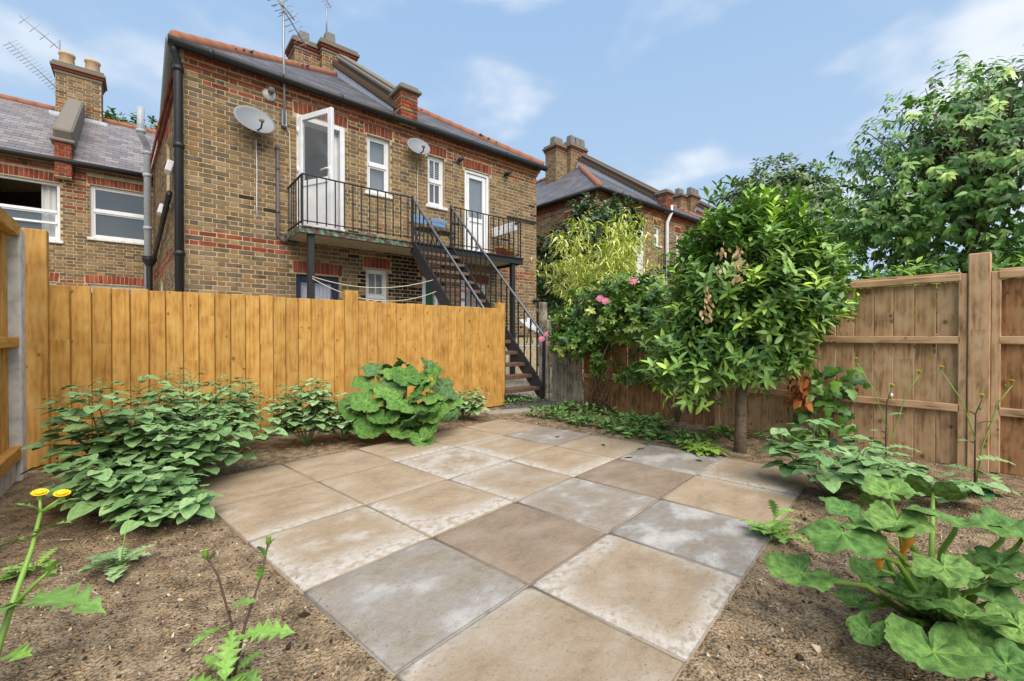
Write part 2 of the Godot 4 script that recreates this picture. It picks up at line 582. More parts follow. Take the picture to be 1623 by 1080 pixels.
# Flemish bond; holes are [x0, x1, y0, y1]; red says which courses are red, proud how far a course stands out
func bricks(F: Transform3D, x0: float, x1: float, y0: float, y1: float, holes: Array, red: Callable, proud := {}, soot_shade = null) -> Array:
	var out := []
	var k := int(round(y0 / PITCH))
	while (k + 0.5) * PITCH < y1:
		var y := (k + 0.5) * PITCH
		var x := x0 - (0.0 if k % 2 == 0 else 0.18)
		var stretcher := true
		while x < x1:
			var w := 0.24 if stretcher else 0.12
			var a := maxf(x, x0)
			var b := minf(x + w, x1)
			x += w
			stretcher = not stretcher
			var parts := [[a, b]]
			for h in holes:
				if y > h[2] - 0.03 and y < h[3] + 0.03:
					var nxt := []
					for p in parts:
						if h[1] <= p[0] or h[0] >= p[1]: nxt.append(p)
						else:
							if h[0] - p[0] > 0.035: nxt.append([p[0], h[0]])
							if p[1] - h[1] > 0.035: nxt.append([h[1], p[1]])
					parts = nxt
			for p in parts:
				var ln: float = p[1] - p[0] - 0.012
				if ln < 0.03: continue
				var cx: float = (p[0] + p[1]) * 0.5
				var isred: bool = red.call(k, cx)
				var z: float = proud.get(k, 0.0) + rr(-0.002, 0.003)
				var ci := redbrick() if isred else stock()
				if soot_shade != null and not isred and rng.randf() < (soot_shade as Callable).call(cx, y): ci = 20 + rng.randi_range(0, 2)
				var T := Transform3D(Basis.from_scale(Vector3(ln, PITCH - 0.012 + rr(-0.002, 0.002), 0.03)), Vector3(cx, y + rr(-0.002, 0.002), z - 0.0095))
				T.basis = Basis(Vector3(0, 0, 1), rr(-0.006, 0.006)) * T.basis
				out.append([F * T, ci])
		k += 1
	return out

func arch(parent: Node3D, F: Transform3D, x0: float, x1: float, y0: float, hgt: float) -> void:
	var w := x1 - x0 + 0.1
	var n := int(w / 0.078)
	var c := (x0 + x1) * 0.5
	for i in n:
		var x := c + (i + 0.5 - n * 0.5) * w / n
		var rise := 0.03 * (1.0 - pow((x - c) / (w * 0.5), 2.0))
		var T := Transform3D(Basis(Vector3(0, 0, 1), -(x - c) * 0.16 + rr(-0.01, 0.01)) * Basis.from_scale(Vector3(w / n - 0.011, hgt - 0.012 - 0.02, 0.03)), Vector3(x, y0 + hgt * 0.5 + rise * 0.4, -0.005 + rr(-0.003, 0.003)))
		var ci := redbrick()
		var mk: String = "_brick" + brick_pal[ci].to_html()
		if not meshes.has(mk):
			var st := flat()
			st.set_color(brick_pal[ci])
			unit_brick(st)
			meshes[mk] = mesh_of(st)
		place("arch_brick", meshes[mk], M.brick, parent, F * T)

# the body of a wall (mortar) with openings through it
func wall(parent: Node3D, called: String, F: Transform3D, x0: float, x1: float, y0: float, y1: float, holes: Array, thick := 0.24) -> void:
	var xs := [x0, x1]
	for h in holes:
		for v in [h[0], h[1]]:
			if v > x0 and v < x1 and not xs.has(v): xs.append(v)
	xs.sort()
	var st := flat()
	for i in xs.size() - 1:
		var m: float = (xs[i] + xs[i + 1]) * 0.5
		var cuts := []
		for h in holes:
			if m > h[0] and m < h[1]: cuts.append([h[2], h[3]])
		cuts.sort_custom(func(a, b): return a[0] < b[0])
		var y := y0
		for c in cuts:
			if c[0] > y + 0.001: box(st, xs[i], xs[i + 1], y, c[0], -thick, 0.0)
			y = c[1]
		if y < y1: box(st, xs[i], xs[i + 1], y, y1, -thick, 0.0)
	place(called, mesh_of(st), M.mortar, parent, F)

func window_unit(parent: Node3D, F: Transform3D, x0: float, x1: float, y0: float, y1: float, kind: String, inside: String, sill := true) -> void:
	var st := flat()
	var f := 0.055
	var zb := -0.13
	var zf := -0.07
	cbox(st, x0, x0 + f, y0, y1, zb, zf)
	cbox(st, x1 - f, x1, y0, y1, zb, zf)
	cbox(st, x0 + f, x1 - f, y1 - f, y1, zb, zf)
	cbox(st, x0 + f, x1 - f, y0, y0 + f, zb, zf)
	var mid := y0 + (y1 - y0) * (0.5 if kind != "wide" else 0.52)
	cbox(st, x0 + f, x1 - f, mid - 0.035, mid + 0.035, zb, zf + 0.012)
	for s in [[mid + 0.035, y1 - f], [y0 + f, mid - 0.035]]:      # the sashes' own frames
		if kind == "open" and s[0] > mid: continue
		cbox(st, x0 + f, x0 + f + 0.035, s[0], s[1], zb + 0.01, zf - 0.008)
		cbox(st, x1 - f - 0.035, x1 - f, s[0], s[1], zb + 0.01, zf - 0.008)
		cbox(st, x0 + f + 0.035, x1 - f - 0.035, s[1] - 0.03, s[1], zb + 0.01, zf - 0.008)
		cbox(st, x0 + f + 0.035, x1 - f - 0.035, s[0], s[0] + 0.03, zb + 0.01, zf - 0.008)
		if kind == "bars":
			var c := (x0 + x1) * 0.5
			cbox(st, c - 0.012, c + 0.012, s[0] + 0.03, s[1] - 0.03, zb + 0.015, zf - 0.012)
	if kind == "open": cbox(st, x0 + f, x1 - f, mid - 0.3, mid - 0.25, zb, zf + 0.03)
	var o := place("window", mesh_of(st), M.upvc, parent, F)
	for s in [[mid + 0.035, y1 - f], [y0 + f, mid - 0.035]]:
		if kind == "open" and s[0] > mid: continue
		var g := flat()
		box(g, x0 + f + 0.01, x1 - f - 0.01, s[0] + 0.005, s[1] - 0.005, -0.104, -0.1)
		obj("pane", g, M.glass, o)
	if sill:
		var q := flat()
		cbox(q, x0 - 0.06, x1 + 0.06, y0 - 0.075, y0 - 0.004, -0.12, 0.05, 0.012)
		obj("sill", q, M.sill, o)
	if inside == "net" or inside == "half":
		var c := stool()
		var n := 60
		for i in n:
			var a := float(i) / n
			var b := float(i + 1) / n
			if inside == "half" and a > 0.16 and a < 0.72: continue
			var za := -0.24 + 0.02 * sin(a * 70.0) + 0.01 * sin(a * 31.0)
			var zc := -0.24 + 0.02 * sin(b * 70.0) + 0.01 * sin(b * 31.0)
			quad(c, Vector3(lerpf(x0, x1, a), y0, za), Vector3(lerpf(x0, x1, b), y0, zc), Vector3(lerpf(x0, x1, b), y1, zc), Vector3(lerpf(x0, x1, a), y1, za), Vector3(0, 0, 1))
		obj("curtain", c, M.net, o)
	elif inside == "reflection_blind":
		var c := flat()
		box(c, x0 + 0.02, x1 - 0.02, y0 + 0.02, y1, -0.2, -0.19)  # sheet behind the glass, its colour standing in for the pane's reflection
		obj("reflection_blind", c, M.reflection_blind, o)
	elif inside == "slats":
		var y := y0 + (y1 - y0) * 0.52
		while y < y1 - 0.06:
			var c := flat()
			chbox(c, Transform3D(Basis(Vector3(1, 0, 0), 0.6), Vector3((x0 + x1) * 0.5, y, -0.17)), Vector3(x1 - x0 - 0.1, 0.004, 0.04), 0.001)
			obj("slat", c, M.upvc, o)
			y += 0.045

# slates laid over a roof plane: A eave start, xd along the eave, yd up the slope
func slates(parent: Node3D, A: Vector3, xd: Vector3, yd: Vector3, wid: float, length: float, inside: Callable, most: int, pal: Array = []) -> void:
	var nd := xd.cross(yd)
	if nd.y < 0: nd = -nd
	var items := []
	var g := 0.19
	var rows := int(length / g)
	for j in rows:
		var n := int(wid / 0.27) + 1
		for i in n:
			var x := (i + (0.5 if j % 2 else 0.0)) * 0.27
			var y := (j + 0.5) * g
			if not inside.call(x, y): continue
			var B := Basis(xd * 0.264, yd * (g + 0.03), nd * 0.012)
			B = Basis(xd.normalized(), -0.035 + rr(-0.008, 0.008)) * B if xd.cross(yd).y > 0 else Basis(xd.normalized(), 0.035) * B
			items.append([Transform3D(B, A + xd * x + yd * y + nd * 0.022), rng.randi_range(0, 4)])
	if pal.is_empty(): pal = [lin(124, 124, 130), lin(114, 114, 122), lin(136, 134, 138), lin(128, 122, 126), lin(108, 110, 118)]
	scatter(parent, "slate", "_slate", func(st): chbox(st, Transform3D(), Vector3.ONE, 0.02), M.slate, items, pal, most)

func ridge_tiles(parent: Node3D, a: Vector3, b: Vector3) -> void:
	var n := int(a.distance_to(b) / 0.34)
	for i in n:
		var p := a.lerp(b, float(i) / n)
		var q := a.lerp(b, (i + 0.985) / n)
		var st := stool()
		tube(st, [p, q], [0.105, 0.098], 10)
		obj("ridge_tile", st, M.clay, parent)

func stack(h: Node3D, x0: float, x1: float, z0: float, z1: float, y0: float, y1: float, most: int, pots: Array, pot_kind := "square") -> void:
	var st := flat()
	box(st, x0, x1, y0, y1, z0, z1)
	var c := obj("chimney", st, M.mortar, h)
	var items := []
	var none := func(k, x): return k % 15 == 6
	items.append_array(bricks(Transform3D(Basis(), Vector3(x0, 0, z1)), 0, x1 - x0, y0, y1, [], none))
	items.append_array(bricks(Transform3D(Basis(Vector3(0, 0, 1), UP, Vector3(-1, 0, 0)), Vector3(x0, 0, z0)), 0, z1 - z0, y0, y1, [], none))
	items.append_array(bricks(Transform3D(Basis(Vector3(0, 0, -1), UP, Vector3(1, 0, 0)), Vector3(x1, 0, z1)), 0, z1 - z0, y0, y1, [], none))
	scatter(c, "brick", "_brick", unit_brick, M.brick, items, brick_pal, most)
	for k in 4:
		var e: float = [0.03, 0.06, 0.1, 0.06][k]
		var s := flat()
		cbox(s, x0 - e, x1 + e, y1 + k * 0.08, y1 + k * 0.08 + 0.078, z0 - e, z1 + e, 0.01)
		obj("corbel_course", s, M.sooty if k != 1 else M.redplain, c)
	for p in pots:
		var s := flat() if pot_kind == "square" else stool()
		if pot_kind == "square":
			lathe(s, [Vector2(0.2, 0), Vector2(0.165, 0.34), Vector2(0.15, 0.34), Vector2(0.14, 0.0)], Transform3D(Basis(UP, PI / 4), Vector3(p.x, y1 + 0.32, p.y)), 4)
		else:
			lathe(s, [Vector2(0.17, 0), Vector2(0.155, 0.34), Vector2(0.18, 0.36), Vector2(0.18, 0.42), Vector2(0.13, 0.42), Vector2(0.12, 0)], Transform3D(Basis(), Vector3(p.x, y1 + 0.32, p.y)), 16)
		obj("chimney_pot", s, M.pot_grey if pot_kind == "square" else M.pot_buff, c)

# hipped slate roof, gutters, party-wall parapet and chimneys of one rear wing, 7.46 m wide
func wing_roof(h: Node3D, most: int, back: float, pots1: Array, pots2: Array, brick_most: int) -> void:
	var E0 := Vector3(-0.13, 5.42, 0.17)
	var E1 := Vector3(7.59, 5.42, 0.17)
	var A := Vector3(3.73, 8.15, -3.96)
	var st := flat()
	slab(st, [E0, E1, A], Vector3(0, -0.07, 0))
	slab(st, [E0, A, Vector3(3.73, 8.15, back), Vector3(-0.13, 5.42, back)], Vector3(0, -0.07, 0))
	slab(st, [E1, A, Vector3(3.73, 8.15, back), Vector3(7.59, 5.42, back)], Vector3(0, -0.07, 0))
	var roof := obj("roof", st, M.slate_plain, h)
	var up := (A - Vector3(3.73, 5.42, 0.17))
	var L := up.length()
	slates(roof, E0, Vector3(1, 0, 0), up / L, 7.72, L, func(x, y): return absf(x - 3.86) < 3.86 * (1.0 - y / L) + 0.05, most)
	var us := Vector3(3.86, 2.73, 0)
	var LS := us.length()
	slates(roof, E0, Vector3(0, 0, -1), us / LS, -back, LS, func(x, y): return x > 4.13 * y / LS - 0.05, most)
	slates(roof, E1, Vector3(0, 0, -1), Vector3(-3.86, 2.73, 0) / LS, -back, LS, func(x, y): return x > 4.13 * y / LS - 0.05, 0)
	ridge_tiles(roof, E0 + Vector3(0.02, 0.03, 0), A + Vector3(0, 0.04, 0))
	ridge_tiles(roof, E1 + Vector3(-0.02, 0.03, 0), A + Vector3(0, 0.04, 0))
	ridge_tiles(roof, A + Vector3(0, 0.05, 0), Vector3(3.73, 8.2, back))
	# gutters
	var g := stool()
	tube(g, [Vector3(-0.2, 5.38, 0.2), Vector3(7.66, 5.38, 0.2)], [0.07], 10)
	var gut := obj("gutter", g, M.black, h)
	for k in 8:
		var s := stool()
		tube(s, [Vector3(0.3 + k, 5.38, 0.2), Vector3(0.36 + k, 5.38, 0.2)], [0.078], 10)
		obj("bracket", s, M.black, gut)
	g = stool()
	tube(g, [Vector3(-0.16, 5.38, 0.22), Vector3(-0.16, 5.38, -6.3)], [0.07], 10)
	obj("gutter", g, M.grey_pipe if most > 0 else M.black, h)
	# party-wall parapet down the middle of the front slope
	var p := flat()
	var a := Vector3(3.73, 8.36, -3.9)
	var b := Vector3(3.73, 5.62, 0.02)
	var d := (b - a).normalized()
	var T := Transform3D(Basis(Vector3(1, 0, 0), Vector3(1, 0, 0).cross(d) * -1.0, d), (a + b) * 0.5)
	chbox(p, T, Vector3(0.22, 0.44, a.distance_to(b)), 0.01)
	var par := obj("parapet", p, M.sooty, h)
	p = flat()
	chbox(p, T.translated_local(Vector3(0, 0.26, 0)), Vector3(0.36, 0.08, a.distance_to(b)), 0.02)
	chbox(p, T.translated_local(Vector3(0, 0.33, 0)), Vector3(0.25, 0.06, a.distance_to(b)), 0.02)
	obj("coping", p, M.coping, par)
	for s in [-1, 1]:
		p = flat()
		chbox(p, T.translated_local(Vector3(0.15 * s, -0.12, 0)), Vector3(0.08, 0.34, a.distance_to(b) - 0.05), 0.01)
		obj("lead_flashing", p, M.lead, par)
	var n := 40
	for i in n:
		var q := a.lerp(b, (i + 0.5) / n) + Vector3(-0.16, 0.07, 0)
		p = flat()
		cbox(p, q.x - 0.07, q.x + 0.06, q.y - 0.05, q.y + 0.09, q.z - 0.035, q.z + 0.04, 0.006)
		obj("brick", p, M.teeth, par)
	var pier := flat()
	box(pier, 3.55, 3.91, 5.33, 5.98, -0.16, 0.2)
	var pm := obj("parapet_pier", pier, M.mortar, h)
	var items := bricks(Transform3D(Basis(), Vector3(3.545, 0, 0.212)), 0, 0.37, 5.33, 5.98, [], func(k, x): return k % 3 != 0)
	items.append_array(bricks(Transform3D(Basis(Vector3(0, 0, 1), UP, Vector3(-1, 0, 0)), Vector3(3.538, 0, -0.16)), 0, 0.365, 5.33, 5.98, [], func(k, x): return k % 3 != 0))
	scatter(pm, "brick", "_brick", unit_brick, M.brick, items, brick_pal, 60)
	var cap := flat()
	cbox(cap, 3.48, 3.98, 5.99, 6.06, -0.24, 0.28, 0.015)
	cbox(cap, 3.53, 3.93, 6.063, 6.14, -0.18, 0.22, 0.02)
	obj("pier_cap", cap, M.coping, pm)
	stack(h, 3.29, 4.19, -5.0, -4.05, 6.2, 8.78, brick_most, pots1)
	stack(h, 2.66, 3.285, -4.95, -4.3, 6.2, 8.7, brick_most, pots2)

func pipe(parent: Node3D, called: String, pts: Array, r: float, m: Material, collars: Array = []) -> void:
	var st := stool()
	tube(st, pts, [r], 12)
	var o := obj(called, st, m, parent)
	for c in collars:
		var s := stool()
		tube(s, [c, c + Vector3(0, 0.07, 0)], [r * 1.28], 12)
		obj("collar", s, m, o)

func main_house() -> void:
	var h := thing("brick_house", "yellow brick two storey rear wing with red brick bands, open white door and iron balcony", "house")
	var I := Transform3D()
	var W := 7.49
	var ops := [[1.62, 2.47, 2.73, 4.94], [2.91, 3.39, 3.84, 4.97], [4.26, 4.68, 3.84, 4.93], [5.22, 5.94, 2.73, 4.86], [1.6, 2.37, 0.0, 2.09], [2.88, 3.34, 1.2, 2.31], [4.12, 4.5, 0.0, 2.25], [5.1, 5.87, 0.0, 2.2]]
	wall(h, "wall", I, 0.0, W, 0.0, 5.4, ops)
	var holes := []
	for o in ops:
		var hgt := minf(0.235, 5.19 - o[3]) if o[3] > 3 else 0.24
		arch(h, I, o[0], o[1], o[3], hgt)
		holes.append([o[0], o[1], o[2], o[3]])
		holes.append([o[0] - 0.06, o[1] + 0.06, o[3], o[3] + hgt])
	var red := func(k, x):
		if k == 31 or k == 33: return x < 1.5 or x > 6.3
		if k == 64: return x > 0.25
		return k >= 66
	var soot_shade := func(x, y): return clampf(1.15 - absf(x - 3.7) / 1.0, 0.0, 1.0) if y < 2.7 and y > 1.4 else (0.1 if y < 2.6 else 0.015)  # darkest bricks below the deck: soot stain plus deck shade put into the colour
	var it := bricks(I, 0.0, W, 0.9, 5.4, holes, red, {67: 0.045, 68: 0.09, 69: 0.09}, soot_shade)
	# backing behind the corbelled courses
	var st := flat()
	box(st, -0.03, W + 0.03, 67 * PITCH, 5.4, -0.1, 0.043)
	box(st, -0.06, W + 0.06, 68 * PITCH, 5.41, -0.1, 0.087)
	obj("cornice", st, M.mortar, h)
	# side wall, running away from the garden at a slight angle
	var sd := Vector3(-0.044, 0, -1.0).normalized()
	var S := Transform3D(Basis(-sd, UP, -sd.cross(UP)), sd * 9.0)
	if S.basis.z.x > 0: S.basis.z = -S.basis.z
	var sops := [[9.0 - 2.75, 9.0 - 2.15, 3.5, 4.85], [9.0 - 4.3, 9.0 - 3.7, 1.0, 2.25]]
	wall(h, "wall", S, 0.0, 8.76, 0.0, 5.4, sops)
	var sholes := []
	for o in sops:
		arch(h, S, o[0], o[1], o[3], 0.235)
		sholes.append(o)
		sholes.append([o[0] - 0.06, o[1] + 0.06, o[3], o[3] + 0.235])
		window_unit(h, S, o[0], o[1], o[2], o[3], "sash", "reflection_blind")
	it.append_array(bricks(S, 2.4, 9.0, 1.0, 5.4, sholes, func(k, x): return k in [31, 33, 66, 67, 68, 69], {67: 0.045, 68: 0.09, 69: 0.09}))
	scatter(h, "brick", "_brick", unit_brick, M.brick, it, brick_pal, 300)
	# far side, rear, and the rooms behind the openings
	st = flat()
	box(st, W - 0.24, W, 0.0, 5.4, -9.0, -0.24)
	box(st, -0.3, W, 0.0, 5.4, -9.24, -9.0)
	obj("wall", st, M.mortar, h)
	it = bricks(Transform3D(Basis(Vector3(0, 0, -1), UP, Vector3(1, 0, 0)), Vector3(W + 0.006, 0, 0)), 0.0, 7.0, 0.9, 5.4, [], func(k, x): return k in [31, 33, 66, 67, 68, 69])
	scatter(h, "brick", "_brick", unit_brick, M.brick, it, brick_pal, 0, "side_bricks")
	st = flat()
	box(st, 0.0, W - 0.25, 2.5, 2.725, -8.9, -0.25)
	box(st, 0.0, W - 0.25, 5.3, 5.38, -8.9, -0.25)
	box(st, 2.65, 2.75, 2.73, 5.3, -4.0, -0.25)
	box(st, 0.0, W - 0.25, 2.73, 5.3, -4.1, -4.0)
	box(st, 1.3, 1.4, 2.73, 5.3, -4.0, -0.25)
	box(st, 0.0, W - 0.25, 0.0, 2.5, -3.1, -3.0)
	obj("inner_wall", st, M.plaster, h)
	window_unit(h, I, 2.91, 3.39, 3.84, 4.97, "sash", "reflection_blind")
	window_unit(h, I, 4.26, 4.68, 3.84, 4.93, "bars", "slats")
	window_unit(h, I, 2.88, 3.34, 1.2, 2.31, "bars", "net")
	# upper left doorway: white lining, threshold and the leaf standing open
	st = flat()
	for f in [[1.62, 1.69, 2.73, 4.94], [2.38, 2.47, 2.73, 4.94]]: cbox(st, f[0], f[1], f[2], f[3], -0.22, 0.012)
	cbox(st, 1.69, 2.38, 4.86, 4.94, -0.22, 0.012)
	cbox(st, 1.69, 2.38, 2.73, 2.78, -0.2, 0.012)
	cbox(st, 2.32, 2.38, 2.78, 4.86, -0.2, -0.13)
	obj("door_frame", st, M.upvc, h)
	door_leaf(h, Transform3D(Basis(UP, -deg_to_rad(64.0)), Vector3(1.66, 2.79, 0.03)), 0.8, 2.1, true)
	st = flat()
	for f in [[5.22, 5.29, 2.73, 4.86], [5.87, 5.94, 2.73, 4.86]]: cbox(st, f[0], f[1], f[2], f[3], -0.2, -0.03)
	cbox(st, 5.29, 5.87, 4.79, 4.86, -0.2, -0.03)
	obj("door_frame", st, M.upvc, h)
	door_leaf(h, Transform3D(Basis(), Vector3(5.295, 2.745, -0.09)), 0.57, 2.04, false)
	# ground floor: blue door and curtain, green door, back door
	st = flat()
	cbox(st, 1.6, 1.7, 0.0, 2.09, -0.18, -0.08)
	cbox(st, 2.27, 2.37, 0.0, 2.09, -0.18, -0.08)
	cbox(st, 1.7, 2.27, 1.97, 2.09, -0.18, -0.08)
	var bw := obj("window", st, M.navy, h)
	st = flat()
	box(st, 1.71, 2.26, 0.4, 1.96, -0.13, -0.126)
	obj("pane", st, M.glass, bw)
	st = stool()
	for i in 40:
		var a := 1.7 + 0.57 * i / 40.0
		var b := 1.7 + 0.57 * (i + 1) / 40.0
		quad(st, Vector3(a, 0.3, -0.22 + 0.02 * sin(a * 90)), Vector3(b, 0.3, -0.22 + 0.02 * sin(b * 90)), Vector3(b, 1.96, -0.22 + 0.02 * sin(b * 90)), Vector3(a, 1.96, -0.22 + 0.02 * sin(a * 90)), Vector3(0, 0, 1))
	obj("curtain", st, M.lilac, bw)
	st = flat()
	cbox(st, 4.12, 4.2, 0, 2.25, -0.16, 0.01)
	cbox(st, 4.42, 4.5, 0, 2.25, -0.16, 0.01)
	cbox(st, 4.2, 4.42, 2.17, 2.25, -0.16, 0.01)
	var gf := obj("door_frame", st, M.upvc, h)
	st = flat()
	cbox(st, 4.205, 4.415, 0.02, 2.165, -0.12, -0.07)
	obj("door", st, M.green_paint, gf)
	st = flat()
	cbox(st, 5.1, 5.17, 0, 2.2, -0.16, -0.04)
	cbox(st, 5.8, 5.87, 0, 2.2, -0.16, -0.04)
	cbox(st, 5.17, 5.8, 2.13, 2.2, -0.16, -0.04)
	obj("door_frame", st, M.upvc, h)
	door_leaf(h, Transform3D(Basis(), Vector3(5.175, 0.03, -0.1)), 0.62, 2.09, false)
	# pipes on this house
	pipe(h, "downpipe", [Vector3(-0.13, 5.36, 0.16), Vector3(-0.13, 5.26, 0.15), Vector3(-0.07, 5.12, 0.07), Vector3(-0.07, 5.0, 0.06), Vector3(-0.07, 0.0, 0.06)], 0.058, M.black, [Vector3(-0.07, 5.02, 0.06), Vector3(-0.07, 3.85, 0.06), Vector3(-0.07, 2.2, 0.06)])
	pipe(h, "thin_pipe", [Vector3(1.3, 4.27, 0.05), Vector3(1.3, 2.72, 0.05), Vector3(1.36, 2.64, 0.05), Vector3(1.62, 2.62, 0.05)], 0.026, M.purple_pipe, [Vector3(1.3, 4.2, 0.05), Vector3(1.3, 3.85, 0.05), Vector3(1.3, 3.1, 0.05)])
	pipe(h, "waste_pipe", [Vector3(-0.14, 3.45, -1.15), Vector3(-0.29, 2.82, -4.6)], 0.045, M.black)
	pipe(h, "soil_pipe", [Vector3(-0.4, 0, -5.6), Vector3(-0.4, 5.55, -5.6), Vector3(-0.42, 5.68, -5.5), Vector3(-0.52, 5.8, -5.3), Vector3(-0.52, 6.45, -5.3)], 0.075, M.pipe_light, [Vector3(-0.4, 5.45, -5.6), Vector3(-0.4, 4.9, -5.6), Vector3(-0.4, 3.6, -5.6), Vector3(-0.52, 5.85, -5.3)])
	st = flat()
	lathe(st, [Vector2(0.001, 0.24), Vector2(0.14, 0.24), Vector2(0.14, 0.16), Vector2(0.06, 0.0), Vector2(0.055, -2.6)], Transform3D(Basis(), Vector3(-0.38, 2.6, -4.9)), 12)
	obj("hopper_pipe", st, M.black, h)
	for v in [Vector3(-0.13, 3.95, -1.35), Vector3(-0.2, 3.6, -3.2)]:
		st = flat()
		chbox(st, Transform3D(Basis(Vector3(0, 0, 1), -0.25), v), Vector3(0.1, 0.2, 0.26), 0.015)
		obj("vent_cowl", st, M.upvc, h)
	st = flat()
	cbox(st, 6.45, 7.46, 3.93, 3.97, 0.03, 0.075)
	obj("wall_bracket", st, M.black, h)
	wing_roof(h, 60, -11.5, [Vector2(3.55, -4.3), Vector2(3.95, -4.75)], [Vector2(2.95, -4.6)], 60)
	pipe(h, "cable", [Vector3(0.98, 4.3, 0.02), Vector3(0.99, 3.8, 0.02), Vector3(0.985, 3.2, 0.02), Vector3(0.99, 2.98, 0.02)], 0.007, M.upvc)
	pipe(h, "cable", [Vector3(1.42, 4.7, 0.02), Vector3(1.5, 4.55, 0.02), Vector3(1.51, 3.9, 0.02), Vector3(1.5, 3.0, 0.02)], 0.007, M.cream)
	pipe(h, "cable", [Vector3(4.02, 4.7, 0.02), Vector3(4.0, 4.2, 0.02), Vector3(4.01, 2.85, 0.02)], 0.007, M.cream)

func door_leaf(parent: Node3D, T: Transform3D, w: float, hh: float, big_glass: bool) -> void:
	var st := flat()
	var f := 0.095
	var gy := hh * (0.42 if big_glass else 0.48)
	cbox(st, 0, f, 0, hh, -0.03, 0.03)
	cbox(st, w - f, w, 0, hh, -0.03, 0.03)
	cbox(st, f, w - f, hh - f, hh, -0.03, 0.03)
	cbox(st, f, w - f, 0, f, -0.03, 0.03)
	cbox(st, f, w - f, gy - 0.05, gy + 0.05, -0.03, 0.03)
	var d := place("door", mesh_of(st), M.upvc, parent, T)
	st = flat()
	box(st, f, w - f, gy + 0.05, hh - f, -0.008, 0.008)
	obj("pane", st, M.glass, d)
	st = flat()
	if big_glass:
		box(st, f, w - f, f, gy - 0.05, -0.012, 0.012)
		obj("panel", st, M.upvc, d)
	else:
		box(st, f, w - f, f, gy - 0.05, -0.012, 0.006)
		obj("panel", st, M.upvc, d)
		for x in [f + 0.03, w * 0.5 + 0.015]:
			st = flat()
			cbox(st, x, x + (w - 2 * f) * 0.5 - 0.045, f + 0.06, gy - 0.14, 0.0065, 0.022, 0.012)
			obj("panel", st, M.upvc, d)
		st = flat()
		box(st, f, w - f, gy + 0.05, hh - f, -0.05, -0.045)  # same reflection-coloured sheet behind the door glass
		obj("reflection_blind", st, M.reflection_blind, d)
	var hx := w - 0.045 if big_glass else 0.045
	for s in [-1, 1]:
		st = stool()
		tube(st, [Vector3(hx, gy + 0.16, 0.03 * s), Vector3(hx, gy + 0.16, 0.075 * s), Vector3(hx - 0.03 * (1 if big_glass else -1), gy + 0.165, 0.08 * s), Vector3(hx - 0.16 * (1 if big_glass else -1), gy + 0.15, 0.08 * s)], [0.013], 8)
		chbox(st, Transform3D(Basis(), Vector3(hx, gy + 0.1, 0.034 * s)), Vector3(0.035, 0.24, 0.012), 0.004)
		obj("handle", st, M.upvc, d)
	for y in [0.25, hh * 0.55, hh - 0.25]:
		st = stool()
		var x := 0.0 if big_glass else w + 0.02
		tube(st, [Vector3(x, y - 0.05, 0.04), Vector3(x, y + 0.05, 0.04)], [0.016], 8)
		obj("hinge", st, M.upvc, d)

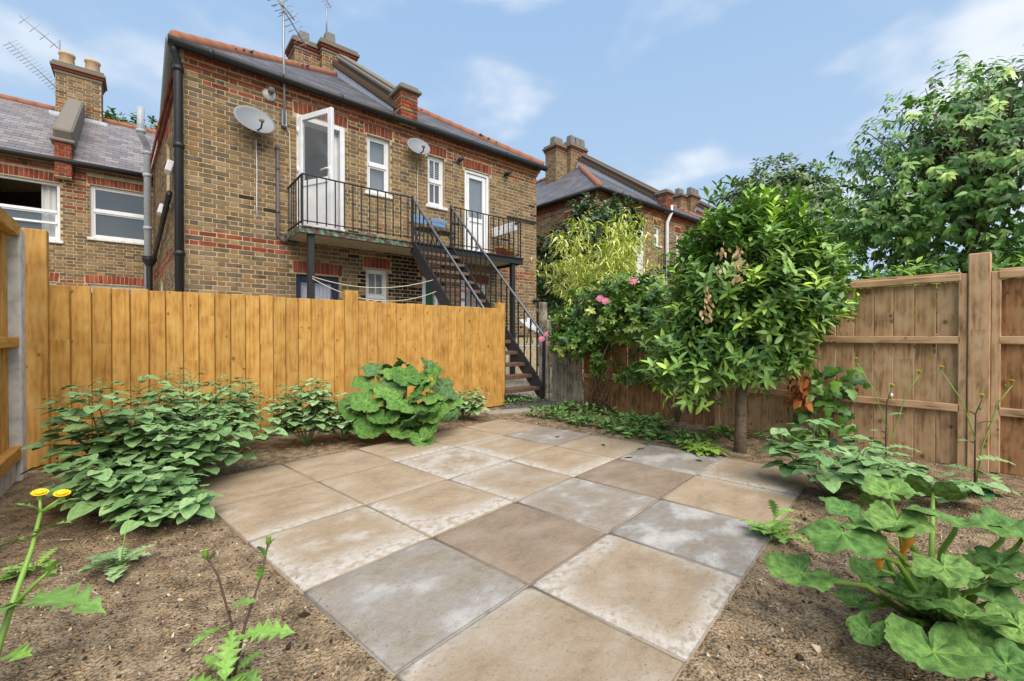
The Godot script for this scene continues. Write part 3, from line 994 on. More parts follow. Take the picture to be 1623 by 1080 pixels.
func left_house() -> void:
	var h := thing("terraced_house", "brick terrace rear wall with two wide white windows and a brown slate roof", "house", Vector3(-0.28, 0, -6.4))
	var I := Transform3D()
	var ops := [[-2.95, -1.72, 3.24, 4.6], [-1.2, -0.1, 3.4, 4.69], [-1.25, -0.15, 0.8, 2.25], [-2.8, -1.8, 0.8, 2.25], [-5.0, -3.9, 3.4, 4.69]]
	wall(h, "wall", I, -6.0, 0.5, 0, 5.2, ops)
	var holes := []
	for o in ops:
		arch(h, I, o[0], o[1], o[3], 0.235)
		holes.append(o)
		holes.append([o[0] - 0.06, o[1] + 0.06, o[3], o[3] + 0.235])
	var it := bricks(I, -6.0, 0.1, 1.6, 5.15, holes, func(k, x): return (k >= 59 and k != 60 and k != 64) or k == 29 or (k in [52, 55, 57] and absf(x + 1.5) < 0.2), {63: 0.04, 64: 0.04, 65: 0.08})
	scatter(h, "brick", "_brick", unit_brick, M.brick, it, brick_pal, 260)
	var st := flat()
	box(st, -6, 0.1, 63 * PITCH, 5.16, -0.1, 0.03)
	box(st, -6, 0.1, 65 * PITCH, 5.2, -0.1, 0.07)
	obj("cornice", st, M.mortar, h)
	st = flat()
	box(st, -6.0, -5.8, 0, 5.2, -5, -0.25)
	box(st, 0.3, 0.5, 0, 5.2, -5, -0.25)
	box(st, -6.0, 0.5, 0, 5.2, -5.2, -5)
	box(st, -5.8, 0.3, 2.6, 2.8, -5, -0.25)
	box(st, -5.8, 0.3, 5.0, 5.1, -5, -0.25)
	box(st, -1.45, -1.35, 0, 5.0, -5, -0.25)
	obj("inner_wall", st, M.plaster, h)
	window_unit(h, I, -2.95, -1.72, 3.24, 4.6, "open", "half")
	window_unit(h, I, -1.2, -0.1, 3.4, 4.69, "wide", "")
	window_unit(h, I, -1.25, -0.15, 0.8, 2.25, "wide", "net")
	window_unit(h, I, -2.8, -1.8, 0.8, 2.25, "wide", "net")
	window_unit(h, I, -5.0, -3.9, 3.4, 4.69, "wide", "net")
	# roof
	var A := Vector3(-6.2, 5.12, 0.2)
	var up := Vector3(0, 2.2, -3.1)
	var L := up.length()
	st = flat()
	slab(st, [A, A + Vector3(7.5, 0, 0), A + Vector3(7.5, 0, 0) + up, A + up], Vector3(0, -0.06, 0))
	slab(st, [A + up, A + Vector3(7.5, 0, 0) + up, A + Vector3(7.5, -2.2, -6.2 + 3.1) + up * 0, A + Vector3(0, 0, -6.2)], Vector3(0, -0.06, 0))
	var roof := obj("roof", st, M.slate_plain, h)
	slates(roof, A, Vector3(1, 0, 0), up / L, 6.6, L, func(x, y): return true, 220, [lin(150, 144, 146), lin(138, 134, 138), lin(162, 156, 156), lin(154, 144, 144), lin(130, 126, 132)])
	ridge_tiles(roof, A + up + Vector3(0, 0.03, 0), A + up + Vector3(7.5, 0.03, 0))
	st = stool()
	tube(st, [Vector3(-6.2, 5.08, 0.24), Vector3(0.1, 5.08, 0.24)], [0.065], 10)
	obj("gutter", st, M.black, h)
	# party pier running up the slope to the chimney
	st = flat()
	box(st, -1.78, -1.5, 4.7, 5.5, -0.3, 0.25)
	var pm := obj("parapet_pier", st, M.mortar, h)
	it = bricks(Transform3D(Basis(), Vector3(-1.785, 0, 0.262)), 0, 0.29, 4.75, 5.5, [], func(k, x): return true)
	it.append_array(bricks(Transform3D(Basis(Vector3(0, 0, -1), UP, Vector3(1, 0, 0)), Vector3(-1.492, 0, 0.25)), 0, 0.5, 4.75, 5.5, [], func(k, x): return true))
	scatter(pm, "brick", "_brick", unit_brick, M.brick, it, brick_pal, 40)
	st = flat()
	cbox(st, -1.85, -1.43, 5.503, 5.58, -0.1, 0.33, 0.02)
	var a := Vector3(-1.64, 5.6, 0.15)
	var b := Vector3(-1.64, 7.4, -2.55)
	var d := (b - a).normalized()
	chbox(st, Transform3D(Basis(Vector3(1, 0, 0), d.cross(Vector3(1, 0, 0)), d), (a + b) * 0.5), Vector3(0.34, 0.5, a.distance_to(b)), 0.04)
	obj("coping", st, M.coping, pm)
	stack(h, -2.05, -1.12, -3.3, -2.6, 6.6, 8.3, 120, [Vector2(-1.85, -2.95), Vector2(-1.32, -2.95)], "round")
	st = flat()
	chbox(st, Transform3D(Basis(Vector3(1, 0, 0), 0.0), Vector3(-1.58, 7.12, -2.57)), Vector3(1.2, 0.16, 0.04), 0.01)
	obj("lead_flashing", st, M.lead, h)

func far_house() -> void:
	var h := thing("brick_house", "further brick rear wing behind the bamboo, half covered by climbers, with crowned chimney", "house", Vector3(10.0, 0, 0))
	var I := Transform3D()
	var W := 7.49
	var ops := [[2.05, 2.5, 2.73, 4.72], [3.1, 3.46, 4.15, 4.82], [4.5, 4.8, 3.9, 4.77], [5.3, 5.95, 2.73, 4.8]]
	wall(h, "wall", I, 0, W, 0, 5.4, ops)
	var holes := []
	for o in ops:
		arch(h, I, o[0], o[1], o[3], 0.235)
		holes.append(o)
		holes.append([o[0] - 0.06, o[1] + 0.06, o[3], o[3] + 0.235])
	var red := func(k, x): return k in [31, 33, 64] or k >= 66
	var it := bricks(I, 0, W, 1.6, 5.4, holes, red, {67: 0.045, 68: 0.09, 69: 0.09})
	var S := Transform3D(Basis(Vector3(0, 0, 1), UP, Vector3(-1, 0, 0)), Vector3(0, 0, -9))
	var sops := [[7.7, 8.05, 4.1, 4.75], [8.6, 8.85, 4.1, 4.75], [6.9, 7.4, 1.0, 2.2]]
	wall(h, "wall", S, 0, 8.76, 0, 5.4, sops)
	holes = []
	for o in sops:
		arch(h, S, o[0], o[1], o[3], 0.235)
		holes.append(o)
		holes.append([o[0] - 0.06, o[1] + 0.06, o[3], o[3] + 0.235])
		window_unit(h, S, o[0], o[1], o[2], o[3], "sash", "reflection_blind")
	it.append_array(bricks(S, 3, 9, 0.9, 5.4, holes, red, {67: 0.045, 68: 0.09, 69: 0.09}))
	scatter(h, "brick", "_brick", unit_brick, M.brick, it, brick_pal, 200)
	var st := flat()
	box(st, W - 0.24, W, 0, 5.4, -9, -0.24)
	box(st, 0, W, 0, 5.4, -9.24, -9)
	box(st, -0.03, W, 67 * PITCH, 5.4, -0.1, 0.035)
	box(st, -0.035, 0, 67 * PITCH, 5.4, -8, -0.1)
	obj("wall", st, M.mortar, h)
	st = flat()
	box(st, 0.25, W - 0.25, 2.5, 2.72, -8.9, -0.25)
	box(st, 0.25, W - 0.25, 5.3, 5.38, -8.9, -0.25)
	box(st, 0.25, W - 0.25, 2.72, 5.3, -3.1, -3.0)
	obj("inner_wall", st, M.plaster, h)
	window_unit(h, I, 3.1, 3.46, 4.15, 4.82, "sash", "")
	window_unit(h, I, 4.5, 4.8, 3.9, 4.77, "sash", "")
	door_leaf(h, Transform3D(Basis(), Vector3(2.06, 2.74, -0.08)), 0.43, 1.97, false)
	door_leaf(h, Transform3D(Basis(), Vector3(5.32, 2.74, -0.08)), 0.6, 2.05, false)
	pipe(h, "downpipe", [Vector3(3.85, 5.6, 0.2), Vector3(3.85, 5.35, 0.2), Vector3(3.75, 5.0, 0.1), Vector3(3.75, 0, 0.1)], 0.06, M.upvc)
	wing_roof(h, 0, -11.5, [Vector2(3.42, -4.2), Vector2(3.75, -4.2), Vector2(4.05, -4.2), Vector2(3.75, -4.7)], [Vector2(2.85, -4.6), Vector2(3.1, -4.6)], 40)
	var g := thing("iron_balcony", "black iron balcony railing before the far white glazed door", "balcony", Vector3(10.0, 0, 0))
	st = flat()
	box(st, 1.8, 6.2, 2.6, 2.72, 0.02, 1.0)
	obj("deck", st, M.soffit, g)
	for x in 34:
		st = flat()
		box(st, 1.8 + x * 0.13, 1.82 + x * 0.13, 2.72, 3.55, 0.96, 0.98)
		obj("baluster", st, M.black, g)
	st = stool()
	tube(st, [Vector3(1.8, 3.56, 0.97), Vector3(6.2, 3.56, 0.97)], [0.02], 8)
	obj("rail", st, M.black, g)
	for x in [1.9, 6.1]:
		st = flat()
		box(st, x - 0.04, x + 0.04, 0, 2.6, 0.85, 0.93)
		obj("post", st, M.black, g)
	var t := thing("brick_house", "furthest brick terrace wing, only its roof and crowned chimney showing above the bushes", "house", Vector3(20.0, 0, 0))
	wall(t, "wall", I, 0, W, 0, 5.4, [])
	it = bricks(I, 0, W, 2.5, 5.4, [], red, {67: 0.045, 68: 0.09, 69: 0.09})
	scatter(t, "brick", "_brick", unit_brick, M.brick, it, brick_pal, 0)
	st = flat()
	box(st, 0, 0.24, 0, 5.4, -9, -0.24)
	box(st, W - 0.24, W, 0, 5.4, -9, -0.24)
	box(st, 0.24, W - 0.24, 0, 5.4, -9, -8.76)
	obj("wall", st, M.mortar, t)
	wing_roof(t, 0, -11.5, [Vector2(3.42, -4.2), Vector2(3.75, -4.2), Vector2(4.05, -4.2)], [Vector2(2.85, -4.6), Vector2(3.1, -4.6)], 0)

# ---------------------------------------------------------------- balcony and stair
func balcony() -> void:
	var b := thing("iron_balcony", "long black iron balcony with peeling green edge across the upper doors of the brick wing", "balcony")
	var st := flat()
	box(st, 1.45, 6.1, 2.66, 2.725, 0.02, 0.97)
	obj("deck", st, M.soffit, b)
	st = flat()
	cbox(st, 1.43, 3.38, 2.625, 2.73, 0.975, 1.0, 0.004)
	cbox(st, 1.43, 3.38, 2.715, 2.735, 0.93, 1.02, 0.003)
	cbox(st, 1.43, 3.38, 2.62, 2.634, 0.93, 1.02, 0.003)
	cbox(st, 1.405, 1.43, 2.625, 2.73, 0.02, 1.0, 0.004)
	obj("edge_beam", st, M.green_peel, b)
	st = flat()
	cbox(st, 3.385, 6.14, 2.6, 2.73, 0.975, 1.005, 0.004)
	cbox(st, 3.385, 6.14, 2.715, 2.738, 0.93, 1.04, 0.003)
	cbox(st, 6.115, 6.14, 2.6, 2.73, 0.02, 0.974, 0.004)
	obj("edge_beam", st, M.black, b)
	for x in [1.6, 5.9]:
		st = flat()
		cbox(st, x - 0.05, x + 0.05, 0, 2.655, 0.86, 0.96, 0.008)
		obj("post", st, M.black, b)
	var rails := [[Vector3(1.46, 0, 0.05), Vector3(1.46, 0, 0.98)], [Vector3(1.46, 0, 0.98), Vector3(3.37, 0, 0.98)], [Vector3(4.26, 0, 0.98), Vector3(6.08, 0, 0.98)], [Vector3(6.08, 0, 0.98), Vector3(6.08, 0, 0.05)]]
	for r in rails:
		st = flat()
		var d: Vector3 = r[1] - r[0]
		var Bs := Basis(UP, atan2(-d.z, d.x))
		chbox(st, Transform3D(Bs, (r[0] + r[1]) * 0.5 + UP * 3.56), Vector3(d.length() + 0.03, 0.018, 0.036), 0.004)
		obj("top_rail", st, M.black, b)
		st = flat()
		chbox(st, Transform3D(Bs, (r[0] + r[1]) * 0.5 + UP * 2.82), Vector3(d.length() + 0.02, 0.014, 0.034), 0.004)
		obj("bottom_rail", st, M.black, b)
		var n := int(d.length() / 0.137)
		for i in n:
			var p: Vector3 = r[0] + d * (i + 0.5) / n
			st = flat()
			box(st, p.x - 0.0085, p.x + 0.0085, 2.78, 3.555, p.z - 0.0085, p.z + 0.0085)
			obj("baluster", st, M.black, b)
	for x in [3.39, 4.24]:
		st = flat()
		cbox(st, x - 0.022, x + 0.022, 2.6, 3.6, 0.955, 1.0, 0.006)
		obj("newel", st, M.black, b)
	for p in [Vector3(1.46, 0, 0.98), Vector3(6.08, 0, 0.98)]:
		st = flat()
		box(st, p.x - 0.012, p.x + 0.012, 2.73, 3.57, p.z - 0.012, p.z + 0.012)
		obj("newel", st, M.black, b)
	# stair
	var s := thing("iron_staircase", "steep black iron staircase with rusty treads coming down from the balcony", "staircase")
	var n := 15
	var z0 := 1.02
	var run := 2.62
	for i in range(1, n):
		var y := 2.7 * (1.0 - float(i) / n)
		var z := z0 + run * float(i) / n
		st = flat()
		chbox(st, Transform3D(Basis(), Vector3(3.815, y - 0.012, z)), Vector3(0.8, 0.026, 0.225), 0.004)
		chbox(st, Transform3D(Basis(), Vector3(3.815, y - 0.03, z + 0.105)), Vector3(0.8, 0.05, 0.014), 0.004)
		obj("tread", st, M.rust, s)
	for x in [3.395, 4.235]:
		var a := Vector3(x, 2.62, z0 - 0.02)
		var c := Vector3(x, 0.06, z0 + run)
		var d := (c - a).normalized()
		st = flat()
		chbox(st, Transform3D(Basis(Vector3(1, 0, 0), d.cross(Vector3(1, 0, 0)), d), (a + c) * 0.5), Vector3(0.022, 0.24, a.distance_to(c) + 0.1), 0.004)
		obj("stringer", st, M.black_worn, s)
		st = stool()
		tube(st, [Vector3(x, 3.58, z0 - 0.04), Vector3(x, 3.5, z0 + 0.02), Vector3(x, 0.98, z0 + run + 0.0), Vector3(x, 0.9, z0 + run + 0.06)], [0.021], 10)
		obj("handrail", st, M.steel, s)
		st = flat()
		cbox(st, x - 0.035, x + 0.035, 0, 0.95, z0 + run + 0.0, z0 + run + 0.06, 0.006)
		obj("newel", st, M.black, s)
		for i in range(1, n + 3):
			var z := z0 + run * (i - 0.5) / (n + 2.5)
			var t := (z - z0) / run
			st = flat()
			var yb := 2.68 - 2.6 * t
			box(st, x - 0.009, x + 0.009, yb, yb + 0.86, z - 0.009, z + 0.009)
			obj("baluster", st, M.black, s)
	# washing lines between the balcony post and the stair
	for k in 2:
		var l := stool()
		var pts := []
		for i in 17:
			var t := i / 16.0
			pts.append(Vector3(1.6, 1.93 - 0.03 * k, 0.99).lerp(Vector3(3.39, 1.93 + (0.02 if k == 0 else -0.19), 1.75 + 0.1 * k), t) - UP * (0.16 + 0.1 * k) * 4.0 * t * (1 - t))
		tube(l, pts, [0.0065], 6)
		tag(obj("washing_line", l, M.cream), ["upper white washing line slung from the balcony post to the stair", "lower sagging white washing line between the balcony post and the stair"][k], "washing line", "washing lines under the balcony")

# ---------------------------------------------------------------- ground
func soil_y(x: float, z: float) -> float:
	var y := -0.03 + 0.02 * noise.get_noise_2d(x * 1.6, z * 1.6) + 0.012 * noise.get_noise_2d(x * 9.0, z * 9.0) + 0.006 * noise.get_noise_2d(x * 31.0 + 50.0, z * 31.0)
	# nothing rises above the paving it lies beside
	var p := Vector2(x + 0.309, z - 4.957)
	var a := p.dot(Vector2(0.9897, -0.143))
	var b := p.dot(Vector2(0.143, 0.9897))
	if a > -0.06 and a < 3.1 and b > -0.06 and b < 3.1: y = clampf(y * 0.5, -0.018, -0.011)
	if a > 0.05 and a < 2.98 and b > 0.05 and b < 2.98: y = -0.06
	return y

func ground() -> void:
	var st := flat()
	box(st, -300, 300, -0.4, -0.09, -300, 300)
	structure(obj("ground", st, M.earth))
	st = stool()
	var x0 := -1.3
	var z0 := 3.6
	var d := 0.035
	var nx := int(5.75 / d)
	var nz := int(8.0 / d)
	for i in nx:
		for j in nz:
			var v := []
			for q in [[0, 0], [1, 0], [1, 1], [0, 1]]:
				var x: float = x0 + (i + q[0]) * d
				var z: float = z0 + (j + q[1]) * d
				v.append(Vector3(x, soil_y(x, z), z))
			quad(st, v[0], v[1], v[2], v[3], UP)
	var soil := obj("soil", st, M.soil)
	structure(soil)
	var items := []
	for i in 34000:
		var x := rr(-1.25, 4.2)
		var z := rr(3.75, 9.4)
		if i > 9000:
			x = rr(-1.2, 2.6)
			z = rr(5.6, 9.3)
		var p := Vector2(x + 0.309, z - 4.957)
		var a := p.dot(Vector2(0.9897, -0.143))
		var b := p.dot(Vector2(0.143, 0.9897))
		if a > -0.02 and a < 3.06 and b > -0.02 and b < 3.06: continue
		var s := 0.0025 + 0.0055 * pow(rng.randf(), 2.5) + (0.018 * pow(rng.randf(), 2.0) if i % 60 == 0 else 0.0)
		items.append([Transform3D(Basis.from_euler(Vector3(rr(0, TAU), rr(0, TAU), rr(0, TAU))) * Basis.from_scale(Vector3(s * rr(0.8, 1.5), s * rr(0.5, 0.9), s)), Vector3(x, soil_y(x, z) + s * 0.3, z)), rng.randi_range(0, 7)])
	for i in 1000:
		var e := rng.randi_range(0, 3)
		var u := rr(0.0, 3.03)
		var v := 0.09 * pow(rng.randf(), 2.2) * (1.0 + noise.get_noise_2d(u * 4.0, e * 9.0) * 2.0)
		var q: Vector2 = [Vector2(u, v), Vector2(u, 3.03 - v), Vector2(v, u), Vector2(3.03 - v, u)][e]
		var s := rr(0.0008, 0.0026)
		items.append([Transform3D(Basis.from_euler(Vector3(rr(0, TAU), rr(0, TAU), 0)).scaled(Vector3.ONE * s), Vector3(-0.309 + q.x * 0.9897 + q.y * 0.143, 0.002, 4.957 - q.x * 0.143 + q.y * 0.9897)), rng.randi_range(0, 7)])
	var pebble := func(s: SurfaceTool):
		var o := [Vector3(1, 0, 0.1), Vector3(0.2, 0.1, 1), Vector3(-1, 0.1, 0), Vector3(-0.1, -0.1, -1)]
		for k in 4:
			tri(s, o[k], o[(k + 1) % 4], Vector3(0.1, 0.9, 0), o[k] + o[(k + 1) % 4] + UP)
			tri(s, o[k], o[(k + 1) % 4], Vector3(0, -0.9, 0.1), o[k] + o[(k + 1) % 4] - UP)
	var pal := [lin(112, 97, 78), lin(130, 113, 92), lin(92, 79, 64), lin(148, 130, 106), lin(152, 118, 78), lin(196, 182, 156), lin(62, 54, 46), lin(134, 118, 98)]
	scatter(soil, "crumb", "_pebble", pebble, M.pebble, items, pal, 0, "crumbs")
	items = []
	for i in 900:
		var x := rr(-1.2, 4.1)
		var z := rr(3.8, 9.2)
		var p := Vector2(x + 0.309, z - 4.957)
		var a := p.dot(Vector2(0.9897, -0.143))
		var b := p.dot(Vector2(0.143, 0.9897))
		if a > -0.02 and a < 3.06 and b > -0.02 and b < 3.06: continue
		items.append([Transform3D(Basis(UP, rr(0, TAU)) * Basis.from_scale(Vector3(rr(0.02, 0.06), 0.004, 0.004)), Vector3(x, soil_y(x, z) + 0.004, z)), rng.randi_range(3, 5)])
	scatter(soil, "twig", "_twig", func(s): chbox(s, Transform3D(), Vector3.ONE, 0.2), M.pebble, items, pal, 0, "twigs")
	# yard and path between the fence and the house
	st = flat()
	box(st, -6, 4.2, -0.088, -0.04, -9, 3.55)
	box(st, 4.2, 9.9, -0.088, -0.044, -9, 3.2)
	structure(obj("yard", st, M.concrete))
	st = flat()
	slab(st, [Vector3(3.3, -0.02, 2.8), Vector3(4.3, -0.02, 2.8), Vector3(4.25, -0.02, 4.2), Vector3(3.5, -0.02, 4.28), Vector3(3.25, -0.02, 3.9)], Vector3(0, -0.06, 0))
	structure(obj("path", st, M.asphalt))
	st = flat()
	chbox(st, Transform3D(Basis(UP, -0.25), Vector3(3.2, -0.03, 4.13)), Vector3(0.75, 0.05, 0.2), 0.01)
	structure(obj("kerb", st, M.concrete))

func patio() -> void:
	var p := Node3D.new()
	p.name = "patio"
	p.position = Vector3(-0.309, 0, 4.957)
	p.rotation.y = atan2(0.143, 0.9897)
	add_child(p)
	structure(p)
	var tans := [c8(171, 150, 124), c8(163, 144, 121), c8(148, 130, 111)]
	# tone, bloom, bloom from four edges, greyness; five rows of five
	var spec := [
		[[0, .1, 0, 0, 0, 0, 0], [0, .22, 0, .3, 0, .9, 0], [0, .42, 1.0, .7, .3, 1.6, .1], [1, .3, 0, 0, 0, 0, .7], [1, .08, .5, 0, .8, 0, .05]],
		[[0, .05, 0, 0, 0, 0, 0], [0, .12, 0, 0, 0, .5, 0], [0, .2, 1.3, .3, .2, 1.6, .02], [2, 0, 0, 0, 0, 0, .0], [1, .12, 1.1, .7, 1.1, .8, 0]],
		[[0, .12, 0, .3, 0, 1.2, 0], [0, .85, 1, 1, 1, 1, .2], [0, .12, .9, 0, 1.3, 0, .2], [1, .34, 0, 0, .6, 0, .55], [1, .6, 0, .4, 0, 0, .9]],
		[[0, .08, 0, 0, 0, .7, 0], [0, .15, 1.3, 0, .8, .3, 0], [0, .12, 1.0, .5, 0, 1.1, 0], [2, .02, 0, 0, 0, 0, .05], [0, .1, 0, .8, .3, 0, 0]],
		[[0, .05, 0, 0, 0, 0, 0], [1, .3, 0, 0, 0, 0, .6], [0, .1, 0, 0, 0, .4, .1], [1, .52, 0, .5, 0, 0, .9], [0, .25, .9, .3, .8, 0, .1]]]
	var s := 0.6064
	for j in 5:
		for i in 5:
			var q: Array = spec[j][i]
			var k := j * 5 + i
			var m := mat("paving", Color.WHITE, 0.82, {"tex": slab_image(k, tans[q[0]], q[1], Vector4(q[2], q[3], q[4], q[5]), q[6]), "spec": 0.35})
			m.heightmap_enabled = true
			m.heightmap_texture = M.slab_bump
			m.heightmap_scale = 0.35
			var st := stool()
			var n := 16
			var w := s - 0.009
			var pt := func(a: int, b: int) -> Vector3:
				var x := (a / float(n) - 0.5) * w
				var z := (b / float(n) - 0.5) * w
				var ex := minf(minf(a, n - a), minf(b, n - b))
				var y := 0.0028 * noise.get_noise_2d((x + k * 1.7) * 14.0, z * 22.0) + 0.002 * noise.get_noise_2d((x + k) * 40.0, z * 40.0)
				if ex == 0: y = -0.005
				return Vector3(x, y, z)
			for a in n:
				for b in n:
					quad(st, pt.call(a, b), pt.call(a + 1, b), pt.call(a + 1, b + 1), pt.call(a, b + 1), UP, [Vector2(float(a) / n, float(b) / n), Vector2((a + 1.0) / n, float(b) / n), Vector2((a + 1.0) / n, (b + 1.0) / n), Vector2(float(a) / n, (b + 1.0) / n)])
			var h := w * 0.5
			for e in [[Vector3(-h, 0, -h), Vector3(h, 0, -h), Vector3(0, 0, -1)], [Vector3(h, 0, -h), Vector3(h, 0, h), Vector3(1, 0, 0)], [Vector3(h, 0, h), Vector3(-h, 0, h), Vector3(0, 0, 1)], [Vector3(-h, 0, h), Vector3(-h, 0, -h), Vector3(-1, 0, 0)]]:
				quad(st, e[0] + UP * -0.005, e[1] + UP * -0.005, e[1] + UP * -0.05, e[0] + UP * -0.05, e[2], [Vector2(0.4, 0.4), Vector2(0.6, 0.4), Vector2(0.6, 0.42), Vector2(0.4, 0.42)])
			var T := Transform3D(Basis.from_euler(Vector3(rr(-0.003, 0.003), rr(-0.003, 0.003), rr(-0.003, 0.003))), Vector3((j + 0.5) * s, rr(-0.0015, 0.0015), (i + 0.5) * s))
			place("paving_slab", mesh_of(st), m, p, T)
	var st := flat()
	box(st, 0.01, 5 * s - 0.01, -0.055, -0.013, 0.01, 5 * s - 0.01)
	obj("joint_mortar", st, M.joint, p)

# ---------------------------------------------------------------- fences
func plank(parent: Node3D, called: String, T: Transform3D, size: Vector3, m: Material, L := 1, tone := 1.0, ch := 0.003, taper := 0.0) -> void:
	var st := flat()
	var t := tone * rr(0.93, 1.05)
	st.set_color(Color(t, t * rr(0.985, 1.01), t * rr(0.96, 1.02)))
	chbox(st, T, size, ch, L, Vector2(rng.randf(), rng.randf()), taper)
	obj(called, st, m, parent)

func fences() -> void:
	var f := thing("garden_fence", "new golden yellow close board fence across the garden in front of the brick wing", "fence", Vector3(0, 0, 3.7))
	var x := -1.05
	var n := 0
	while x < 3.27:
		var w := rr(0.112, 0.122)
		if not (x > 1.1 and x < 1.2):
			var hh := 1.36 + rr(-0.006, 0.006)
			plank(f, "board", Transform3D(Basis(UP, -0.09 + rr(-0.02, 0.02)) * Basis(Vector3(0, 0, 1), rr(-0.004, 0.004)), Vector3(x + w * 0.5, hh * 0.5 - 0.01, rr(-0.002, 0.003))), Vector3(w - 0.005, hh, 0.018), M.wood_new, 1, rr(0.84, 1.1), 0.003, 0.35)
		x += w
		n += 1
		plank(f, "added_gap_strip", Transform3D(Basis(), Vector3(x, 0.66, -0.021)), Vector3(0.035, 1.3, 0.01), M.wood_new, 1, 0.8)  # strip added behind each gap so that no light shows through
	plank(f, "post", Transform3D(Basis(), Vector3(1.235, 0.725, 0.0)), Vector3(0.145, 1.46, 0.1), M.wood_new, 1, 0.95, 0.006)
	plank(f, "post", Transform3D(Basis(), Vector3(3.345, 0.71, -0.03)), Vector3(0.12, 1.44, 0.1), M.wood_new, 1, 0.95, 0.006)
	plank(f, "post", Transform3D(Basis(), Vector3(-1.112, 0.86, 0.03)), Vector3(0.13, 1.78, 0.1), M.wood_new, 1, 0.92, 0.005)
	for y in [0.3, 1.1]:
		plank(f, "rail", Transform3D(Basis(), Vector3(1.1, y, -0.055)), Vector3(4.4, 0.08, 0.04), M.wood_new, 0)
	var l := thing("garden_fence", "golden fence panel with its rails showing, slotted into a grey concrete post", "fence", Vector3(-1.22, 0, 4.0))
	var st := flat()
	cbox(st, 0.0, 0.08, -0.1, 1.71, -0.1, 0.06, 0.012)
	obj("concrete_post", st, M.concrete_pale, l)
	st = flat()
	cbox(st, 0.0, 0.05, -0.12, 0.125, 0.062, 2.0, 0.008)
	obj("gravel_board", st, M.concrete_pale, l)
	for i in 20:
		plank(l, "board", Transform3D(Basis(UP, 0.09), Vector3(0.015 + 0.004 * (i % 2), 0.9, 0.1 + i * 0.098)), Vector3(0.016, 1.5, 0.11), M.wood_new)
	plank(l, "rail", Transform3D(Basis(), Vector3(0.05, 1.68, 1.03)), Vector3(0.06, 0.09, 1.93), M.wood_new, 2, 1.0, 0.005)
	plank(l, "rail", Transform3D(Basis(), Vector3(0.05, 0.92, 1.03)), Vector3(0.045, 0.07, 1.93), M.wood_new, 2, 1.05, 0.005)
	plank(l, "rail", Transform3D(Basis(), Vector3(0.05, 0.17, 1.03)), Vector3(0.06, 0.085, 1.93), M.wood_new, 2, 1.05, 0.005)
	# weathered fence along the other side
	var r := thing("garden_fence", "weathered brown fence with three horizontal rails and square posts behind the bushy tree", "fence", Vector3(4.26, 0, 0))
	var spans := [[4.42, 6.3, 0.90, 0], [6.36, 8.16, 1.0, 1], [8.35, 12.0, 0.96, 0]]
	for s in spans:
		var z: float = s[0]
		while z < s[1]:
			var w := rr(0.118, 0.136)
			var hh := 1.4
			plank(r, "board", Transform3D(Basis(UP, PI / 2 - 0.06 + rr(-0.02, 0.02)), Vector3(rr(-0.003, 0.003), hh * 0.5 - 0.03, z + w * 0.5)), Vector3(w - 0.004, hh, 0.016), M.wood_old if s[3] else M.wood_red, 1, s[2] * rr(0.9, 1.08))
			z += w
		for y in [0.415, 0.93]:
			plank(r, "rail", Transform3D(Basis(), Vector3(-0.03, y, (s[0] + s[1]) * 0.5)), Vector3(0.04, 0.06, s[1] - s[0]), M.wood_old, 2, 1.1, 0.006)
		plank(r, "rail", Transform3D(Basis(), Vector3(-0.035, 1.4, (s[0] + s[1]) * 0.5)), Vector3(0.05, 0.055, s[1] - s[0]), M.wood_old, 2, 1.05, 0.006)
		plank(r, "capping", Transform3D(Basis(), Vector3(0.0, 1.435, (s[0] + s[1]) * 0.5)), Vector3(0.09, 0.02, s[1] - s[0]), M.wood_old, 2, 1.2, 0.004)
	plank(r, "post", Transform3D(Basis(), Vector3(-0.01, 0.76, 8.255)), Vector3(0.11, 1.62, 0.115), M.wood_old, 1, 1.08, 0.006)
	for z in [8.17, 8.338]:
		plank(r, "batten", Transform3D(Basis(), Vector3(-0.025, 0.7, z)), Vector3(0.05, 1.46, 0.05), M.wood_old, 1, 1.05, 0.005)
	plank(r, "post", Transform3D(Basis(), Vector3(0.0, 0.72, 6.33)), Vector3(0.1, 1.5, 0.06), M.wood_old, 1, 0.9, 0.006)
	var g := thing("picket_gate", "silver grey old picket gate between two grey posts beside the stair", "gate", Vector3(4.28, 0, 0))
	plank(g, "post", Transform3D(Basis(), Vector3(0, 0.74, 3.58)), Vector3(0.1, 1.5, 0.1), M.wood_grey, 1, 1.0, 0.008)
	plank(g, "post", Transform3D(Basis(), Vector3(0, 0.78, 4.3)), Vector3(0.1, 1.58, 0.1), M.wood_grey, 1, 1.1, 0.008)
	plank(g, "post", Transform3D(Basis(), Vector3(-0.03, 0.6, 3.72)), Vector3(0.07, 1.22, 0.05), M.wood_grey, 1, 1.0, 0.006)
	for i in 7:
		plank(g, "picket", Transform3D(Basis(UP, PI / 2 + rr(-0.03, 0.03)), Vector3(0.0, 0.5, 3.8 + i * 0.067)), Vector3(0.06, 1.0 + rr(-0.02, 0.02), 0.018), M.wood_grey, 1, 0.85)
	for y in [0.12, 0.85]:
		plank(g, "rail", Transform3D(Basis(), Vector3(0.03, y, 3.98)), Vector3(0.03, 0.07, 0.5), M.wood_grey, 2, 0.9)

